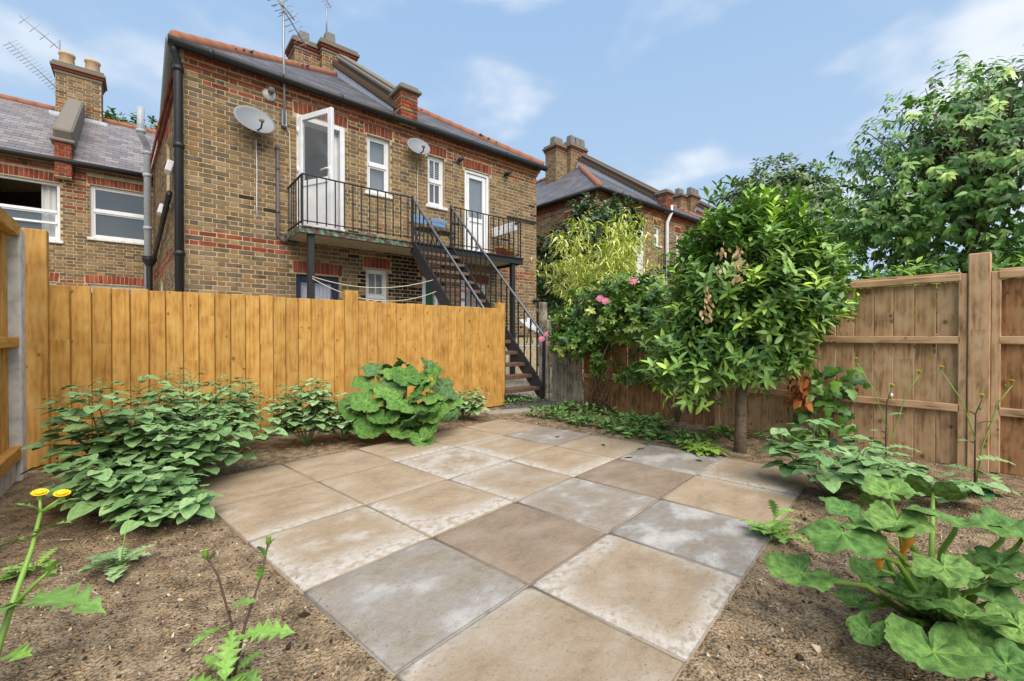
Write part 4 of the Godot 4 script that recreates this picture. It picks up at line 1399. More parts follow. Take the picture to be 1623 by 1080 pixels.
# ---------------------------------------------------------------- small things about the house
func dish(label: String, at: Vector3, r: float, yaw: float) -> void:
	var t := thing("satellite_dish", label, "satellite dish", at, yaw, "satellite dishes on the brick wing")
	var st := stool()
	var prof := []
	for i in 9:
		var q := i / 8.0
		prof.append(Vector2(maxf(0.002, r * q), 0.22 * r * q * q))
	for i in 9:
		var q := 1.0 - i / 8.0
		prof.append(Vector2(maxf(0.002, r * q), 0.22 * r * q * q - 0.012))
	var F := Transform3D(Basis(Vector3(1, 0, 0), PI / 2 - 0.42) * Basis.from_scale(Vector3(1.08, 1, 0.92)), Vector3(0, 0, 0.2))
	lathe(st, prof, F, 28)
	obj("reflector", st, M.dish_grey, t)
	st = stool()
	tube(st, [Vector3(0, 0, -0.0), Vector3(0, -0.02, 0.18)], [0.025], 8)
	tube(st, [Vector3(0, -r * 0.6, 0.19), Vector3(0.03, -r * 0.62, 0.2 + r * 0.9), Vector3(0.03, -r * 0.3, 0.2 + r * 1.15)], [0.013], 8)
	obj("arm", st, M.black, t)
	st = stool()
	tube(st, [Vector3(0.03, -r * 0.3, 0.2 + r * 1.18), Vector3(0.02, -r * 0.18, 0.2 + r * 0.9)], [0.03, 0.024], 10)
	obj("receiver_head", st, M.pot_grey, t)

func aerial(label: String, base: Vector3, top: Vector3, booms: Array, group := "aerials on the roofs") -> void:
	var t := thing("television_aerial", label, "aerial", base, 0.0, group)
	var st := stool()
	tube(st, [Vector3.ZERO, top - base], [0.02], 8)
	obj("mast", st, M.galv, t)
	for b in booms:
		var p: Vector3 = b[0] - base
		var q: Vector3 = b[1] - base
		st = stool()
		tube(st, [p, q], [0.012], 6)
		var d := (q - p).normalized()
		var side := d.cross(Vector3(-0.2, 0.25, -0.95)).normalized() if b.size() < 4 else Vector3(b[3])
		var n: int = b[2]
		for i in n:
			var c := p.lerp(q, (i + 0.5) / n)
			var l := 0.13 + 0.05 * (1.0 - float(i) / n)
			tube(st, [c - side * l, c + side * l], [0.006], 5)
		obj("boom", st, M.galv, t)

func chair(label: String, at: Vector3, turn: float) -> void:
	var t := thing("folding_chair", label, "folding chair", at, turn, "blue slatted folding chairs on the balcony")
	for y in [0.64, 0.735]:
		var st := flat()
		chbox(st, Transform3D(Basis(Vector3(1, 0, 0), -0.12), Vector3(0, y, -0.2)), Vector3(0.4, 0.075, 0.014), 0.005)
		obj("back_slat", st, M.blue_paint, t)
	for k in 6:
		var st := flat()
		chbox(st, Transform3D(Basis(), Vector3(0, 0.43, -0.14 + k * 0.062)), Vector3(0.4, 0.016, 0.05), 0.004)
		obj("seat_slat", st, M.black_blue, t)
	for s in [-1, 1]:
		var st := stool()
		tube(st, [Vector3(0.19 * s, 0.79, -0.22), Vector3(0.19 * s, 0.45, -0.13), Vector3(0.19 * s, 0.01, 0.22)], [0.011], 6)
		obj("leg", st, M.black, t)
		st = stool()
		tube(st, [Vector3(0.17 * s, 0.43, 0.19), Vector3(0.17 * s, 0.01, -0.2)], [0.011], 6)
		obj("leg", st, M.black, t)

func pot(label: String, at: Vector3, s: float) -> void:
	var t := thing("plant_pot", label, "plant pot", at, 0.0, "terracotta pots on the balcony")
	var st := stool()
	lathe(st, [Vector2(0.001, 0.0), Vector2(0.085, 0), Vector2(0.11, 0.17), Vector2(0.125, 0.17), Vector2(0.125, 0.21), Vector2(0.1, 0.21), Vector2(0.09, 0.17), Vector2(0.001, 0.17)], Transform3D(Basis.from_scale(Vector3.ONE * s), Vector3.ZERO), 18)
	obj("pot", st, M.terracotta, t)
	var items := []
	for i in 30:
		var a := rr(0, TAU)
		var e := rr(0.2, 1.3)
		items.append([leaf_frame(Vector3(cos(a), 0, sin(a)) * 0.04 + UP * 0.18 * s, Vector3(cos(a) * cos(e), sin(e), sin(a) * cos(e)), UP, rr(0.07, 0.13)), rng.randi_range(0, 2)])
	scatter(t, "leaf", "heart", heart_leaf, M.leaf_soft, items, [lin(150, 190, 60), lin(120, 170, 50), lin(165, 200, 80)], 30)

func wall_lamp(label: String, at: Vector3, k: int) -> void:
	var t := thing("wall_lamp", label, "wall lamp", at, 0.0, "lamps on the brick wing")
	var st := stool()
	if k == 0:
		lathe(st, [Vector2(0.001, 0.05), Vector2(0.1, 0.03), Vector2(0.105, 0.0)], Transform3D(Basis(Vector3(1, 0, 0), PI / 2), Vector3(0, 0, 0)), 20)
		obj("backplate", st, M.sill, t)
		st = stool()
		lathe(st, [Vector2(0.001, 0.14), Vector2(0.045, 0.12), Vector2(0.05, 0.05), Vector2(0.03, 0.02)], Transform3D(Basis(Vector3(1, 0, 0), PI / 2 - 0.3), Vector3(0.01, 0.01, 0.03)), 14)
		obj("lamp_head", st, M.pot_grey, t)
	else:
		lathe(st, [Vector2(0.001, 0.03), Vector2(0.05, 0.03), Vector2(0.055, 0.0)], Transform3D(Basis(Vector3(1, 0, 0), PI / 2), Vector3.ZERO), 14)
		obj("backplate", st, M.pot_grey if k == 1 else M.black, t)
		st = stool()
		tube(st, [Vector3(0, 0, 0.02), Vector3(0.0, -0.01, 0.08)], [0.015], 8)
		tube(st, [Vector3(-0.01, -0.03, 0.07), Vector3(0.07, 0.05, 0.13)], [0.05, 0.04], 12)
		obj("lamp_head", st, M.black, t)

func small_things() -> void:
	dish("large grey satellite dish left of the open white door", Vector3(0.9, 4.5, 0.01), 0.285, 0.1)
	dish("small grey satellite dish between the two upper windows", Vector3(3.95, 4.9, 0.01), 0.23, -0.15)
	aerial("tall galvanised aerial mast bolted to the wall beside the open door", Vector3(1.4, 4.66, 0.12), Vector3(1.38, 7.0, 0.12), [[Vector3(1.2, 6.86, 0.13), Vector3(1.78, 6.2, 0.02), 11], [Vector3(1.3, 6.74, 0.16), Vector3(1.56, 6.5, 0.14), 3]])
	aerial("thin aerial on the crowned chimney above the slate roof", Vector3(3.48, 9.3, -4.3), Vector3(3.48, 10.35, -4.3), [[Vector3(3.36, 10.55, -4.3), Vector3(3.62, 10.25, -4.35), 5]])
	aerial("twin armed aerial rising behind the chimney with two buff pots", Vector3(-2.26, 7.2, -9.6), Vector3(-2.3, 9.5, -9.6), [[Vector3(-3.05, 9.75, -9.4), Vector3(-2.32, 9.25, -9.6), 4], [Vector3(-3.25, 8.95, -9.4), Vector3(-2.24, 7.95, -9.55), 18]])
	wall_lamp("round white flood lamp high on the wall under the red cornice", Vector3(1.185, 5.12, 0.01), 0)
	wall_lamp("small grey lamp between the barred window and the right hand upper door", Vector3(5.02, 4.98, 0.01), 1)
	wall_lamp("black bulkhead lamp right of the closed upper door", Vector3(6.42, 5.0, 0.01), 2)
	wall_lamp("little dark lamp low on the wall behind the stair foot", Vector3(7.4, 1.9, 0.01), 2)
	var st := flat()
	cbox(st, 1.36, 1.45, 4.62, 4.9, 0.012, 0.1, 0.01)
	var mb := obj("mast_bracket", st, M.galv)
	tag(mb, "galvanised clamp that holds the tall aerial mast to the brickwork", "bracket")
	chair("blue slatted folding chair nearer the open door, its back against the wall", Vector3(3.94, 2.728, 0.42), 0.0)
	chair("blue slatted folding chair nearer the closed upper door", Vector3(4.42, 2.728, 0.4), 0.06)
	pot("terracotta pot with bright lettuce green leaves near the closed door", Vector3(5.64, 2.73, 0.8), 1.05)
	pot("terracotta pot with sparse leaves in the balcony corner", Vector3(5.95, 2.73, 0.72), 0.95)
	var w := thing("planter_box", "white slatted planter box hooked on the right end of the balcony railing", "planter", Vector3(6.0, 3.35, 0.5))
	for k in 6:
		st = flat()
		cbox(st, -0.05, -0.03, 0.0, 0.22, -0.4 + k * 0.14, -0.3 + k * 0.14, 0.005)
		obj("slat", st, M.upvc, w)
	st = flat()
	cbox(st, -0.028, 0.04, 0.02, 0.13, -0.42, 0.42, 0.005)
	obj("trough", st, M.upvc, w)
	# white garden chair put up on a white table below the balcony
	var t := thing("garden_table", "white metal garden table under the balcony behind the stair", "table", Vector3(5.75, -0.04, 1.6))
	st = flat()
	cbox(st, -0.4, 0.4, 0.79, 0.82, -0.35, 0.35, 0.008)
	obj("tabletop", st, M.sill, t)
	for s in [[-1, -1], [1, -1], [1, 1], [-1, 1]]:
		st = stool()
		tube(st, [Vector3(0.35 * s[0], 0.0, 0.3 * s[1]), Vector3(0.33 * s[0], 0.79, 0.28 * s[1])], [0.014], 8)
		obj("leg", st, M.sill, t)
	var c := thing("garden_chair", "white moulded garden chair lying upturned on the white table", "chair", Vector3(5.75, 0.79, 1.62), 0.3)
	st = stool()
	for i in 12:
		for j in 10:
			var P := func(a: int, b: int) -> Vector3:
				var u := a / 12.0
				var v := b / 10.0 * 2.0 - 1.0
				return Vector3(v * (0.27 + 0.03 * u), 0.24 + 0.3 * u - 0.05 * sin(u * PI) + 0.05 * v * v, 0.3 - 0.55 * u + 0.14 * v * v * u)
			quad(st, P.call(i, j), P.call(i + 1, j), P.call(i + 1, j + 1), P.call(i, j + 1), Vector3(0, 0.5, 1))
	obj("seat_shell", st, M.sill, c)
	for s in [[-1, 0.25], [1, 0.25], [-1, -0.2], [1, -0.2]]:
		st = stool()
		tube(st, [Vector3(0.2 * s[0], 0.28, s[1] * 0.6), Vector3(0.26 * s[0], 0.03, s[1])], [0.014], 8)
		tube(st, [Vector3(0.2 * s[0], 0.3, s[1] * 0.6), Vector3(0.12 * s[0], 0.75, s[1] * 0.9)], [0.012], 8)
		obj("leg", st, M.galv, c)

# ---------------------------------------------------------------- plants
# leafy shoots filling a lumpy ellipsoid
func shoots(cen: Vector3, rad: Vector3, n: int, per: int, size: float, upb: float, droop: float, npal: int, sd: int, inner := 0.45, spread := 0.9) -> Array:
	var items := []
	var nz := fnl(sd, 0.9, 2)
	for i in n:
		var d := rdir()
		var q := lerpf(inner, 1.0, sqrt(rng.randf()))
		var lump := 1.0 + 0.38 * nz.get_noise_3d(d.x * 2.0, d.y * 2.0, d.z * 2.0)
		var p := cen + d * rad * q * lump
		var ax := (d * 0.8 + UP * upb + rdir() * 0.4).normalized()
		var s0 := ax.cross(Vector3(0.2, 0.3, 0.9)).normalized()
		var s1 := ax.cross(s0)
		var tone := rng.randi_range(0, npal - 2)
		if rng.randf() < 0.13 and q > 0.8: tone = npal - 1
		for k in per:
			var a := k * 2.4 + i
			var rd := s0 * cos(a) + s1 * sin(a)
			var along := (ax * 0.55 + rd * spread - UP * droop + rdir() * 0.15).normalized()
			items.append([leaf_frame(p + ax * size * 0.25 * (k - per * 0.5) * 0.6, along, (ax + UP * 0.4).normalized(), size * rr(0.65, 1.15)), tone])
	return items

func limbs(st: SurfaceTool, base: Vector3, cen: Vector3, rad: Vector3, n: int, r: float) -> void:
	for i in n:
		var d := rdir()
		if d.y < -0.2: d.y = -d.y
		var e := cen + d * rad * rr(0.45, 0.68)
		var m := base.lerp(e, 0.5) + UP * 0.12 * base.distance_to(e) + rdir() * 0.08
		tube(st, [base, base.lerp(m, 0.5) + rdir() * 0.02, m, m.lerp(e, 0.5) + rdir() * 0.04, e], [r, r * 0.8, r * 0.55, r * 0.35, r * 0.12], 6)
		for k in 3:
			var f := e + rdir() * rad * 0.2
			tube(st, [m, m.lerp(f, 0.5) + rdir() * 0.05, f], [r * 0.4, r * 0.25, r * 0.1], 5)

# bushy weed with long-stalked heart-shaped leaves in layers
func weed(label: String, at: Vector3, h: float, spread: float, nst: int, ls: float, group: String, pal: Array, dens := 1.0) -> void:
	var t := thing("weed", label, "weed", at, 0.0, group)
	var items := []
	for i in nst:
		var a := TAU * i / nst + rr(-0.5, 0.5)
		var out := Vector3(cos(a), 0, sin(a))
		var sp := spread * rr(0.25, 1.0)
		var top := out * sp + UP * h * rr(0.75, 1.0) * (1.0 - 0.25 * sp / spread)
		var st := stool()
		var pts := []
		for k in 7:
			var q := k / 6.0
			pts.append(Vector3.ZERO.lerp(top, q) + out * sp * 0.25 * sin(q * PI) + Vector3(rr(-1, 1), 0, rr(-1, 1)) * 0.008)
		tube(st, pts, [0.0075, 0.007, 0.006, 0.005, 0.004, 0.003, 0.002], 6)
		var n := int((6 + h * 15.0) * dens)
		for k in n:
			var q := 0.28 + 0.72 * (k + 0.5) / n
			var fi := q * 6.0
			var p: Vector3 = pts[int(fi)].lerp(pts[mini(6, int(fi) + 1)], fi - int(fi))
			var b := a + k * 2.4 + rr(-0.4, 0.4)
			var dr := (Vector3(cos(b), 0, sin(b)) + out * 0.35).normalized()
			var ln := (0.05 + spread * 0.42 * (1.0 - q * 0.75)) * rr(0.6, 1.2)
			var e := p + dr * ln + UP * ln * rr(0.2, 0.6)
			tube(st, [p, p.lerp(e, 0.5) + UP * 0.01, e], [0.0028, 0.0022, 0.0015], 5)
			var m := 5 if q < 0.85 else 3
			for j in m:
				var c := b + (j - (m - 1) * 0.5) * 0.95 + rr(-0.25, 0.25)
				var al := Vector3(cos(c), rr(-0.3, 0.12), sin(c))
				var pos := p.lerp(e, rr(0.35, 1.0)) if j != m / 2 else e
				items.append([leaf_frame(pos, al, UP + rdir() * 0.22, ls * rr(0.4, 1.25) * (1.2 - 0.62 * q)), rng.randi_range(0, pal.size() - 1)])
		obj("stem", st, M.stem, t)
	scatter(t, "leaf", "heart", heart_leaf, M.leaf_weed, items, pal, 150)

func marrow(label: String, base: Vector3, leaves: Array, face_bias: Vector3, flowers: Array, pal: Array, filler: int, fr: float) -> void:
	var t := thing("marrow_plant", label, "vegetable plant", base)
	var extra := leaves.duplicate()
	for i in filler:
		var a := rr(0, TAU)
		var l: Array = leaves[rng.randi_range(0, leaves.size() - 1)]
		extra.append([base.x + cos(a) * fr * rr(0.3, 0.9), rr(0.05, 0.8) * l[1], base.z + sin(a) * fr * rr(0.3, 0.9), l[3] * rr(0.6, 0.9)])
	var k := 0
	for l in extra:
		var p := Vector3(l[0], l[1], l[2]) - base
		var out := Vector3(p.x, 0, p.z)
		out = out.normalized() if out.length() > 0.02 else Vector3(0, 0, 1)
		var face := (UP * 1.2 + out * 0.4 + face_bias + rdir() * 0.2).normalized()
		var v := k % 6
		if l[1] < 0.22: v = [2, 4, 2][k % 3]
		var tone := rng.randi_range(0, pal.size() - 1)
		var tc: Color = pal[tone]
		var mk := "marrow%d" % v + tc.to_html()
		if not meshes.has(mk):
			var s := stool()
			s.set_color(pal[tone])
			marrow_leaf(s, 20 + v * 3, [0.22, 0.1, 0.3, -0.05, 0.16, 0.05][v], [0.12, 0.16, 0.06, 0.17, 0.09, 0.2][v])
			meshes[mk] = mesh_of(s)
		var st := stool()
		var root := Vector3(rr(-0.04, 0.04), 0.0, rr(-0.04, 0.04)) + out * 0.04
		tube(st, [root, root.lerp(p, 0.45) + UP * p.y * 0.22, p.lerp(root, 0.12) + UP * -0.0, p], [0.011, 0.009, 0.007, 0.005], 8)
		obj("leaf_stalk", st, M.stalk, t)
		place("leaf", meshes[mk], M.leaf_marrow, t, leaf_frame(p, (out + rdir() * 0.5 - face * 0.1).normalized(), face, l[3]))
		k += 1
	for f in flowers:
		var fl := stool()
		var p: Vector3 = f - base
		var T := Transform3D(Basis(Vector3(1, 0, 0), rr(-0.3, 0.3)) * Basis(Vector3(0, 0, 1), rr(-0.3, 0.3)), p)
		lathe(fl, [Vector2(0.003, -0.05), Vector2(0.011, -0.035), Vector2(0.007, -0.01), Vector2(0.013, 0.012), Vector2(0.017, 0.03), Vector2(0.009, 0.05), Vector2(0.002, 0.055)], T, 7)
		obj("flower", fl, M.orange_petal, t)
		fl = stool()
		tube(fl, [Vector3.ZERO, p * 0.5 + Vector3(0.02, 0.02, 0), p - UP * 0.05], [0.007, 0.006, 0.006], 6)
		obj("flower_stalk", fl, M.stalk, t)

func flower_head(parent: Node3D, at: Vector3, r: float, m: Material, petals: int, face: Vector3) -> void:
	var st := stool()
	for layer in 2:
		for i in petals:
			var a := TAU * (i + 0.5 * layer) / petals
			var F := leaf_frame(at, face.cross(Vector3(1, 0, 0.2)), face, 1.0)
			var d := F.basis.x * cos(a) + F.basis.y * sin(a)
			var w := F.basis.z.cross(d)
			var q := r * (1.0 - 0.3 * layer)
			var lift := F.basis.z * q * (0.2 + 0.35 * layer)
			tri(st, at, at + d * q * 0.8 + w * q * 0.22 + lift * 0.7, at + d * q * 0.8 - w * q * 0.22 + lift * 0.7, F.basis.z)
			tri(st, at + d * q * 0.8 + w * q * 0.22 + lift * 0.7, at + d * q + lift, at + d * q * 0.8 - w * q * 0.22 + lift * 0.7, F.basis.z)
	lathe(st, [Vector2(0.001, r * 0.42), Vector2(r * 0.3, r * 0.36), Vector2(r * 0.4, r * 0.12)], leaf_frame(at, face, Vector3(0.2, 0.1, 1), 1.0), 10)
	obj("flower", st, m, parent)

# sow thistle: hollow stems, toothed leaves, yellow heads; stems are lists of points
func thistle(label: String, at: Vector3, stems: Array, leaves: Array, heads: Array, pal: Array, rosette := 0, rs := 0.12) -> void:
	var t := thing("sow_thistle", label, "weed", at, 0.0, "sow thistles in the bare soil")
	for s in stems:
		var st := stool()
		var r: float = s[0]
		var pts: Array = s[1]
		var rad := []
		for i in pts.size(): rad.append(r * (1.0 - 0.65 * i / pts.size()))
		tube(st, pts, rad, 8)
		obj("stem", st, M.stalk if s.size() < 3 else M.purple_stem, t)
	var items := []
	for l in leaves:
		items.append([leaf_frame(l[0], l[1], UP + Vector3(l[1]) * 0.3 + rdir() * 0.3, l[2]), rng.randi_range(0, pal.size() - 1)])
	for i in rosette:
		var a := rr(0, TAU)
		items.append([leaf_frame(Vector3(cos(a), 0, sin(a)) * 0.015 + UP * rr(0.0, 0.03), Vector3(cos(a), rr(0.25, 0.9), sin(a)), UP, rs * rr(0.6, 1.2)), rng.randi_range(0, pal.size() - 1)])
	scatter(t, "leaf", "thistle", thistle_leaf, M.leaf_weed, items, pal, 80)
	for hd in heads:
		var st := stool()
		lathe(st, [Vector2(0.002, -0.016), Vector2(0.009, -0.012), Vector2(0.007, 0.004), Vector2(0.009, 0.01)], Transform3D(Basis.from_scale(Vector3.ONE * hd[1]), hd[0]), 8)
		obj("bud", st, M.stalk, t)
		if hd[2] == 1: flower_head(t, Vector3(hd[0]) + UP * 0.008, 0.024 * hd[1], M.yellow_petal, 16, Vector3(0.1, 1, 0.3))
		elif hd[2] == 2:
			st = stool()
			lathe(st, [Vector2(0.001, 0.03), Vector2(0.014, 0.022), Vector2(0.014, 0.01), Vector2(0.004, 0.0)], Transform3D(Basis(), hd[0]), 10)
			obj("seed_head", st, M.sill, t)

func tree(called: String, label: String, cat: String, at: Vector3, trunk: Array, tr: Array, bark: Material, cen: Vector3, rad: Vector3, nl: int, lr: float, items: Array, key: String, shape: Callable, lm: Material, pal: Array, most: int, group := "") -> Node3D:
	var t := thing(called, label, cat, at, 0.0, group)
	if not trunk.is_empty():
		var st := stool()
		tube(st, trunk, tr, 12)
		obj("trunk", st, bark, t)
		st = stool()
		limbs(st, trunk[-1], cen, rad, nl, lr)
		obj("branches", st, bark, t)
	scatter(t, "leaf", key, shape, lm, items, pal, most, "crown")
	return t

func plants() -> void:
	var wp := [lin(134, 174, 110), lin(148, 186, 122), lin(120, 160, 98), lin(162, 196, 134), lin(140, 178, 112)]
	var grp := "heart leaved weeds along the fences"
	weed("broad heart leaved weed nearest the concrete post, left end of the leafy clump", Vector3(-0.6, -0.03, 5.25), 0.46, 0.34, 7, 0.115, grp, wp)
	weed("tallest heart leaved weed in front of the yellow fence's left boards", Vector3(-0.55, -0.03, 4.85), 0.82, 0.44, 10, 0.11, grp, wp)
	weed("heart leaved weed leaning over the left corner of the paving", Vector3(-0.28, -0.03, 5.0), 0.58, 0.46, 8, 0.105, grp, wp)
	weed("heart leaved weed close to the yellow fence, right of the tallest one", Vector3(-0.1, -0.03, 4.3), 0.78, 0.46, 10, 0.1, grp, wp)
	weed("low heart leaved weed at the bare soil's edge beside the paving's left side", Vector3(-0.45, -0.03, 5.58), 0.24, 0.22, 6, 0.1, grp, wp)
	weed("bushy pale weed left of the marrow plant by the yellow fence", Vector3(0.63, -0.03, 4.3), 0.66, 0.32, 9, 0.1, grp, [wp[1], wp[3], wp[4], lin(172, 204, 146)])
	weed("pale weed squeezed between the bushy weed and the marrow plant", Vector3(0.95, -0.03, 4.32), 0.5, 0.3, 8, 0.1, grp, [wp[1], wp[3], wp[4], lin(172, 204, 146)])
	weed("small pale weed by the right end of the yellow fence", Vector3(2.38, -0.03, 4.2), 0.44, 0.24, 8, 0.085, grp, [wp[1], wp[3], wp[4], lin(172, 204, 146)])
	weed("heart leaved weed overhanging the right corner of the paving", Vector3(2.75, -0.03, 7.72), 0.52, 0.34, 7, 0.13, grp, wp, 0.6)
	weed("low weed between the right hand corner weed and the brown fence", Vector3(3.1, -0.03, 8.0), 0.2, 0.3, 6, 0.11, grp, wp, 0.6)
	var mp := [lin(120, 168, 84), lin(134, 182, 92), lin(148, 196, 98), lin(130, 168, 108)]
	marrow("large marrow plant with broad grey green leaves against the yellow fence", Vector3(1.45, -0.03, 4.5), [[1.15, 0.5, 4.35, 0.138], [1.4, 0.6, 4.45, 0.138], [1.7, 0.63, 4.6, 0.129], [1.25, 0.46, 4.62, 0.146], [1.62, 0.55, 4.75, 0.163], [1.3, 0.36, 4.78, 0.155], [1.06, 0.36, 4.6, 0.155], [1.55, 0.38, 4.82, 0.155], [1.16, 0.22, 4.75, 0.142], [1.36, 0.22, 4.9, 0.155], [1.6, 0.24, 4.86, 0.155], [1.78, 0.45, 4.72, 0.163], [1.05, 0.14, 4.7, 0.138], [1.26, 0.09, 4.86, 0.129], [1.52, 0.1, 4.98, 0.163], [1.74, 0.17, 4.86, 0.133], [0.98, 0.3, 4.5, 0.138], [1.86, 0.31, 4.7, 0.138], [1.45, 0.64, 4.3, 0.129], [1.9, 0.17, 4.66, 0.120], [1.4, 0.04, 5.0, 0.112], [1.25, 0.64, 4.3, 0.120], [1.92, 0.4, 4.5, 0.120], [1.6, 0.66, 4.35, 0.120], [1.45, 0.56, 4.62, 0.146], [1.36, 0.5, 4.56, 0.138], [1.56, 0.5, 4.7, 0.146], [1.44, 0.42, 4.76, 0.146], [1.5, 0.3, 4.9, 0.138]], Vector3(-0.32, 0.1, 0.72), [Vector3(1.6, 0.52, 4.84)], mp, 9, 0.3)
	marrow("marrow plant in the near corner with spreading leaves, thick stalks and orange flowers", Vector3(1.62, -0.03, 8.3), [[1.66, 0.37, 8.17, 0.083], [1.54, 0.3, 8.06, 0.076], [1.85, 0.35, 8.27, 0.091], [1.2, 0.33, 8.13, 0.113], [1.3, 0.34, 8.2, 0.091], [1.46, 0.38, 8.37, 0.125], [1.36, 0.36, 8.24, 0.083], [1.15, 0.18, 8.03, 0.102], [1.33, 0.06, 8.14, 0.060], [1.27, 0.16, 8.26, 0.079], [1.27, 0.17, 8.4, 0.098], [1.15, 0.08, 8.21, 0.053], [1.14, 0.1, 8.35, 0.106], [1.47, 0.2, 8.43, 0.068], [1.55, 0.36, 8.47, 0.087], [1.22, 0.1, 8.48, 0.068], [1.36, 0.15, 8.5, 0.068], [1.75, 0.28, 8.5, 0.098], [1.9, 0.25, 8.1, 0.091], [1.5, 0.12, 8.3, 0.081], [1.62, 0.1, 8.44, 0.090], [1.42, 0.09, 8.27, 0.072], [1.7, 0.16, 8.44, 0.081], [1.3, 0.04, 8.3, 0.068], [1.35, 0.12, 8.44, 0.081], [1.24, 0.3, 8.36, 0.072]], Vector3(-0.1, 0.5, 0.0), [Vector3(1.36, 0.235, 8.2), Vector3(1.43, 0.26, 8.25)], [lin(132, 178, 96), lin(144, 190, 102), lin(158, 200, 108), lin(130, 178, 100)], 5, 0.27)
	# sow thistles
	var tp := [lin(138, 180, 84), lin(156, 195, 96), lin(125, 165, 84)]
	var tq := [lin(147, 178, 120), lin(160, 189, 128), lin(129, 162, 106)]
	thistle("near sow thistle with two yellow flowers on a thick leaning stem", Vector3(-0.84, 0.02, 6.68), [[0.0095, [Vector3(0.0, -0.05, 0.03), Vector3(0.035, 0.13, -0.1), Vector3(0.06, 0.25, -0.24), Vector3(0.07, 0.34, -0.32)]], [0.007, [Vector3(0.035, 0.13, -0.1), Vector3(0.09, 0.2, -0.07), Vector3(0.125, 0.24, -0.04)]], [0.005, [Vector3(0.07, 0.34, -0.32), Vector3(0.065, 0.385, -0.35)]], [0.005, [Vector3(0.07, 0.34, -0.32), Vector3(0.12, 0.38, -0.31)]]], [[Vector3(0.035, 0.14, -0.1), Vector3(0.7, 0.18, 0.55), 0.27], [Vector3(0.035, 0.14, -0.1), Vector3(-0.5, 0.2, 0.3), 0.2], [Vector3(0.03, 0.13, -0.1), Vector3(-0.2, 0.35, 0.8), 0.2], [Vector3(0.06, 0.28, -0.26), Vector3(-0.7, -0.1, -0.1), 0.15], [Vector3(0.06, 0.28, -0.26), Vector3(0.5, 0.45, 0.3), 0.12], [Vector3(0.07, 0.33, -0.32), Vector3(0.6, 0.4, -0.3), 0.1], [Vector3(0.07, 0.34, -0.32), Vector3(-0.4, 0.6, 0.2), 0.08], [Vector3(0.01, 0.02, 0.0), Vector3(0.4, 0.5, 0.5), 0.16], [Vector3(0.12, 0.22, -0.04), Vector3(0.2, 0.9, 0.2), 0.07], [Vector3(0.12, 0.21, -0.05), Vector3(-0.1, 0.9, -0.1), 0.06]], [[Vector3(0.065, 0.39, -0.35), 1.0, 1], [Vector3(0.122, 0.385, -0.31), 1.0, 1], [Vector3(0.127, 0.255, -0.04), 1.1, 0]], tp)
	thistle("sow thistle with dark stems alone on the near soil beside the paving", Vector3(-0.32, -0.03, 7.06), [[0.0045, [Vector3(0, 0, 0), Vector3(0.01, 0.16, -0.02), Vector3(-0.02, 0.3, -0.04), Vector3(-0.045, 0.36, -0.05)], 1], [0.0045, [Vector3(0.01, 0, 0), Vector3(0.04, 0.15, 0.0), Vector3(0.09, 0.27, -0.03), Vector3(0.11, 0.35, -0.05)], 1]], [[Vector3(0, 0.16, 0), Vector3(-0.5, 0.3, 0.3), 0.11], [Vector3(0.01, 0.15, 0), Vector3(-0.2, -0.3, 0.6), 0.12], [Vector3(0.02, 0.12, 0), Vector3(0.8, 0.25, 0.5), 0.15], [Vector3(0.0, 0.2, -0.02), Vector3(0.4, 0.4, 0.4), 0.09], [Vector3(-0.04, 0.34, -0.05), Vector3(-0.3, 0.5, 0.2), 0.05], [Vector3(-0.04, 0.34, -0.05), Vector3(0.2, 0.6, 0.2), 0.05], [Vector3(0.08, 0.25, -0.03), Vector3(0.1, 0.8, 0.2), 0.07], [Vector3(0.1, 0.31, -0.04), Vector3(-0.2, 0.8, 0.1), 0.06], [Vector3(0.11, 0.33, -0.05), Vector3(0.3, 0.8, 0.1), 0.05]], [[Vector3(-0.048, 0.37, -0.05), 0.9, 0], [Vector3(0.112, 0.36, -0.05), 0.9, 0]], tp, 16, 0.1)
	thistle("feathery grey thistle rosette at the foot of the near heart leaved weeds", Vector3(-0.58, -0.03, 6.02), [[0.003, [Vector3.ZERO, Vector3(0.01, 0.1, 0.0), Vector3(0.03, 0.22, -0.02)]]], [], [], tq, 18, 0.13)
	thistle("bright ferny seedling rosette behind the yellow flowered thistle", Vector3(-0.85, -0.03, 5.85), [[0.003, [Vector3.ZERO, Vector3(0.0, 0.05, 0.0)]]], [], [], tp, 16, 0.1)
	thistle("jagged leafed young weed overlapping the paving's right edge", Vector3(1.82, -0.02, 7.72), [[0.004, [Vector3.ZERO, Vector3(0.0, 0.12, 0.0)]], [0.004, [Vector3.ZERO, Vector3(0.05, 0.1, 0.03)]]], [[Vector3(0, 0.08, 0), Vector3(-0.7, 0.3, 0.1), 0.13], [Vector3(0, 0.1, 0), Vector3(0.3, 0.5, 0.4), 0.1], [Vector3(0.04, 0.08, 0.02), Vector3(0.6, 0.2, 0.6), 0.11], [Vector3(0, 0.11, 0), Vector3(-0.1, 0.8, 0.0), 0.1]], [], tp, 22, 0.12)
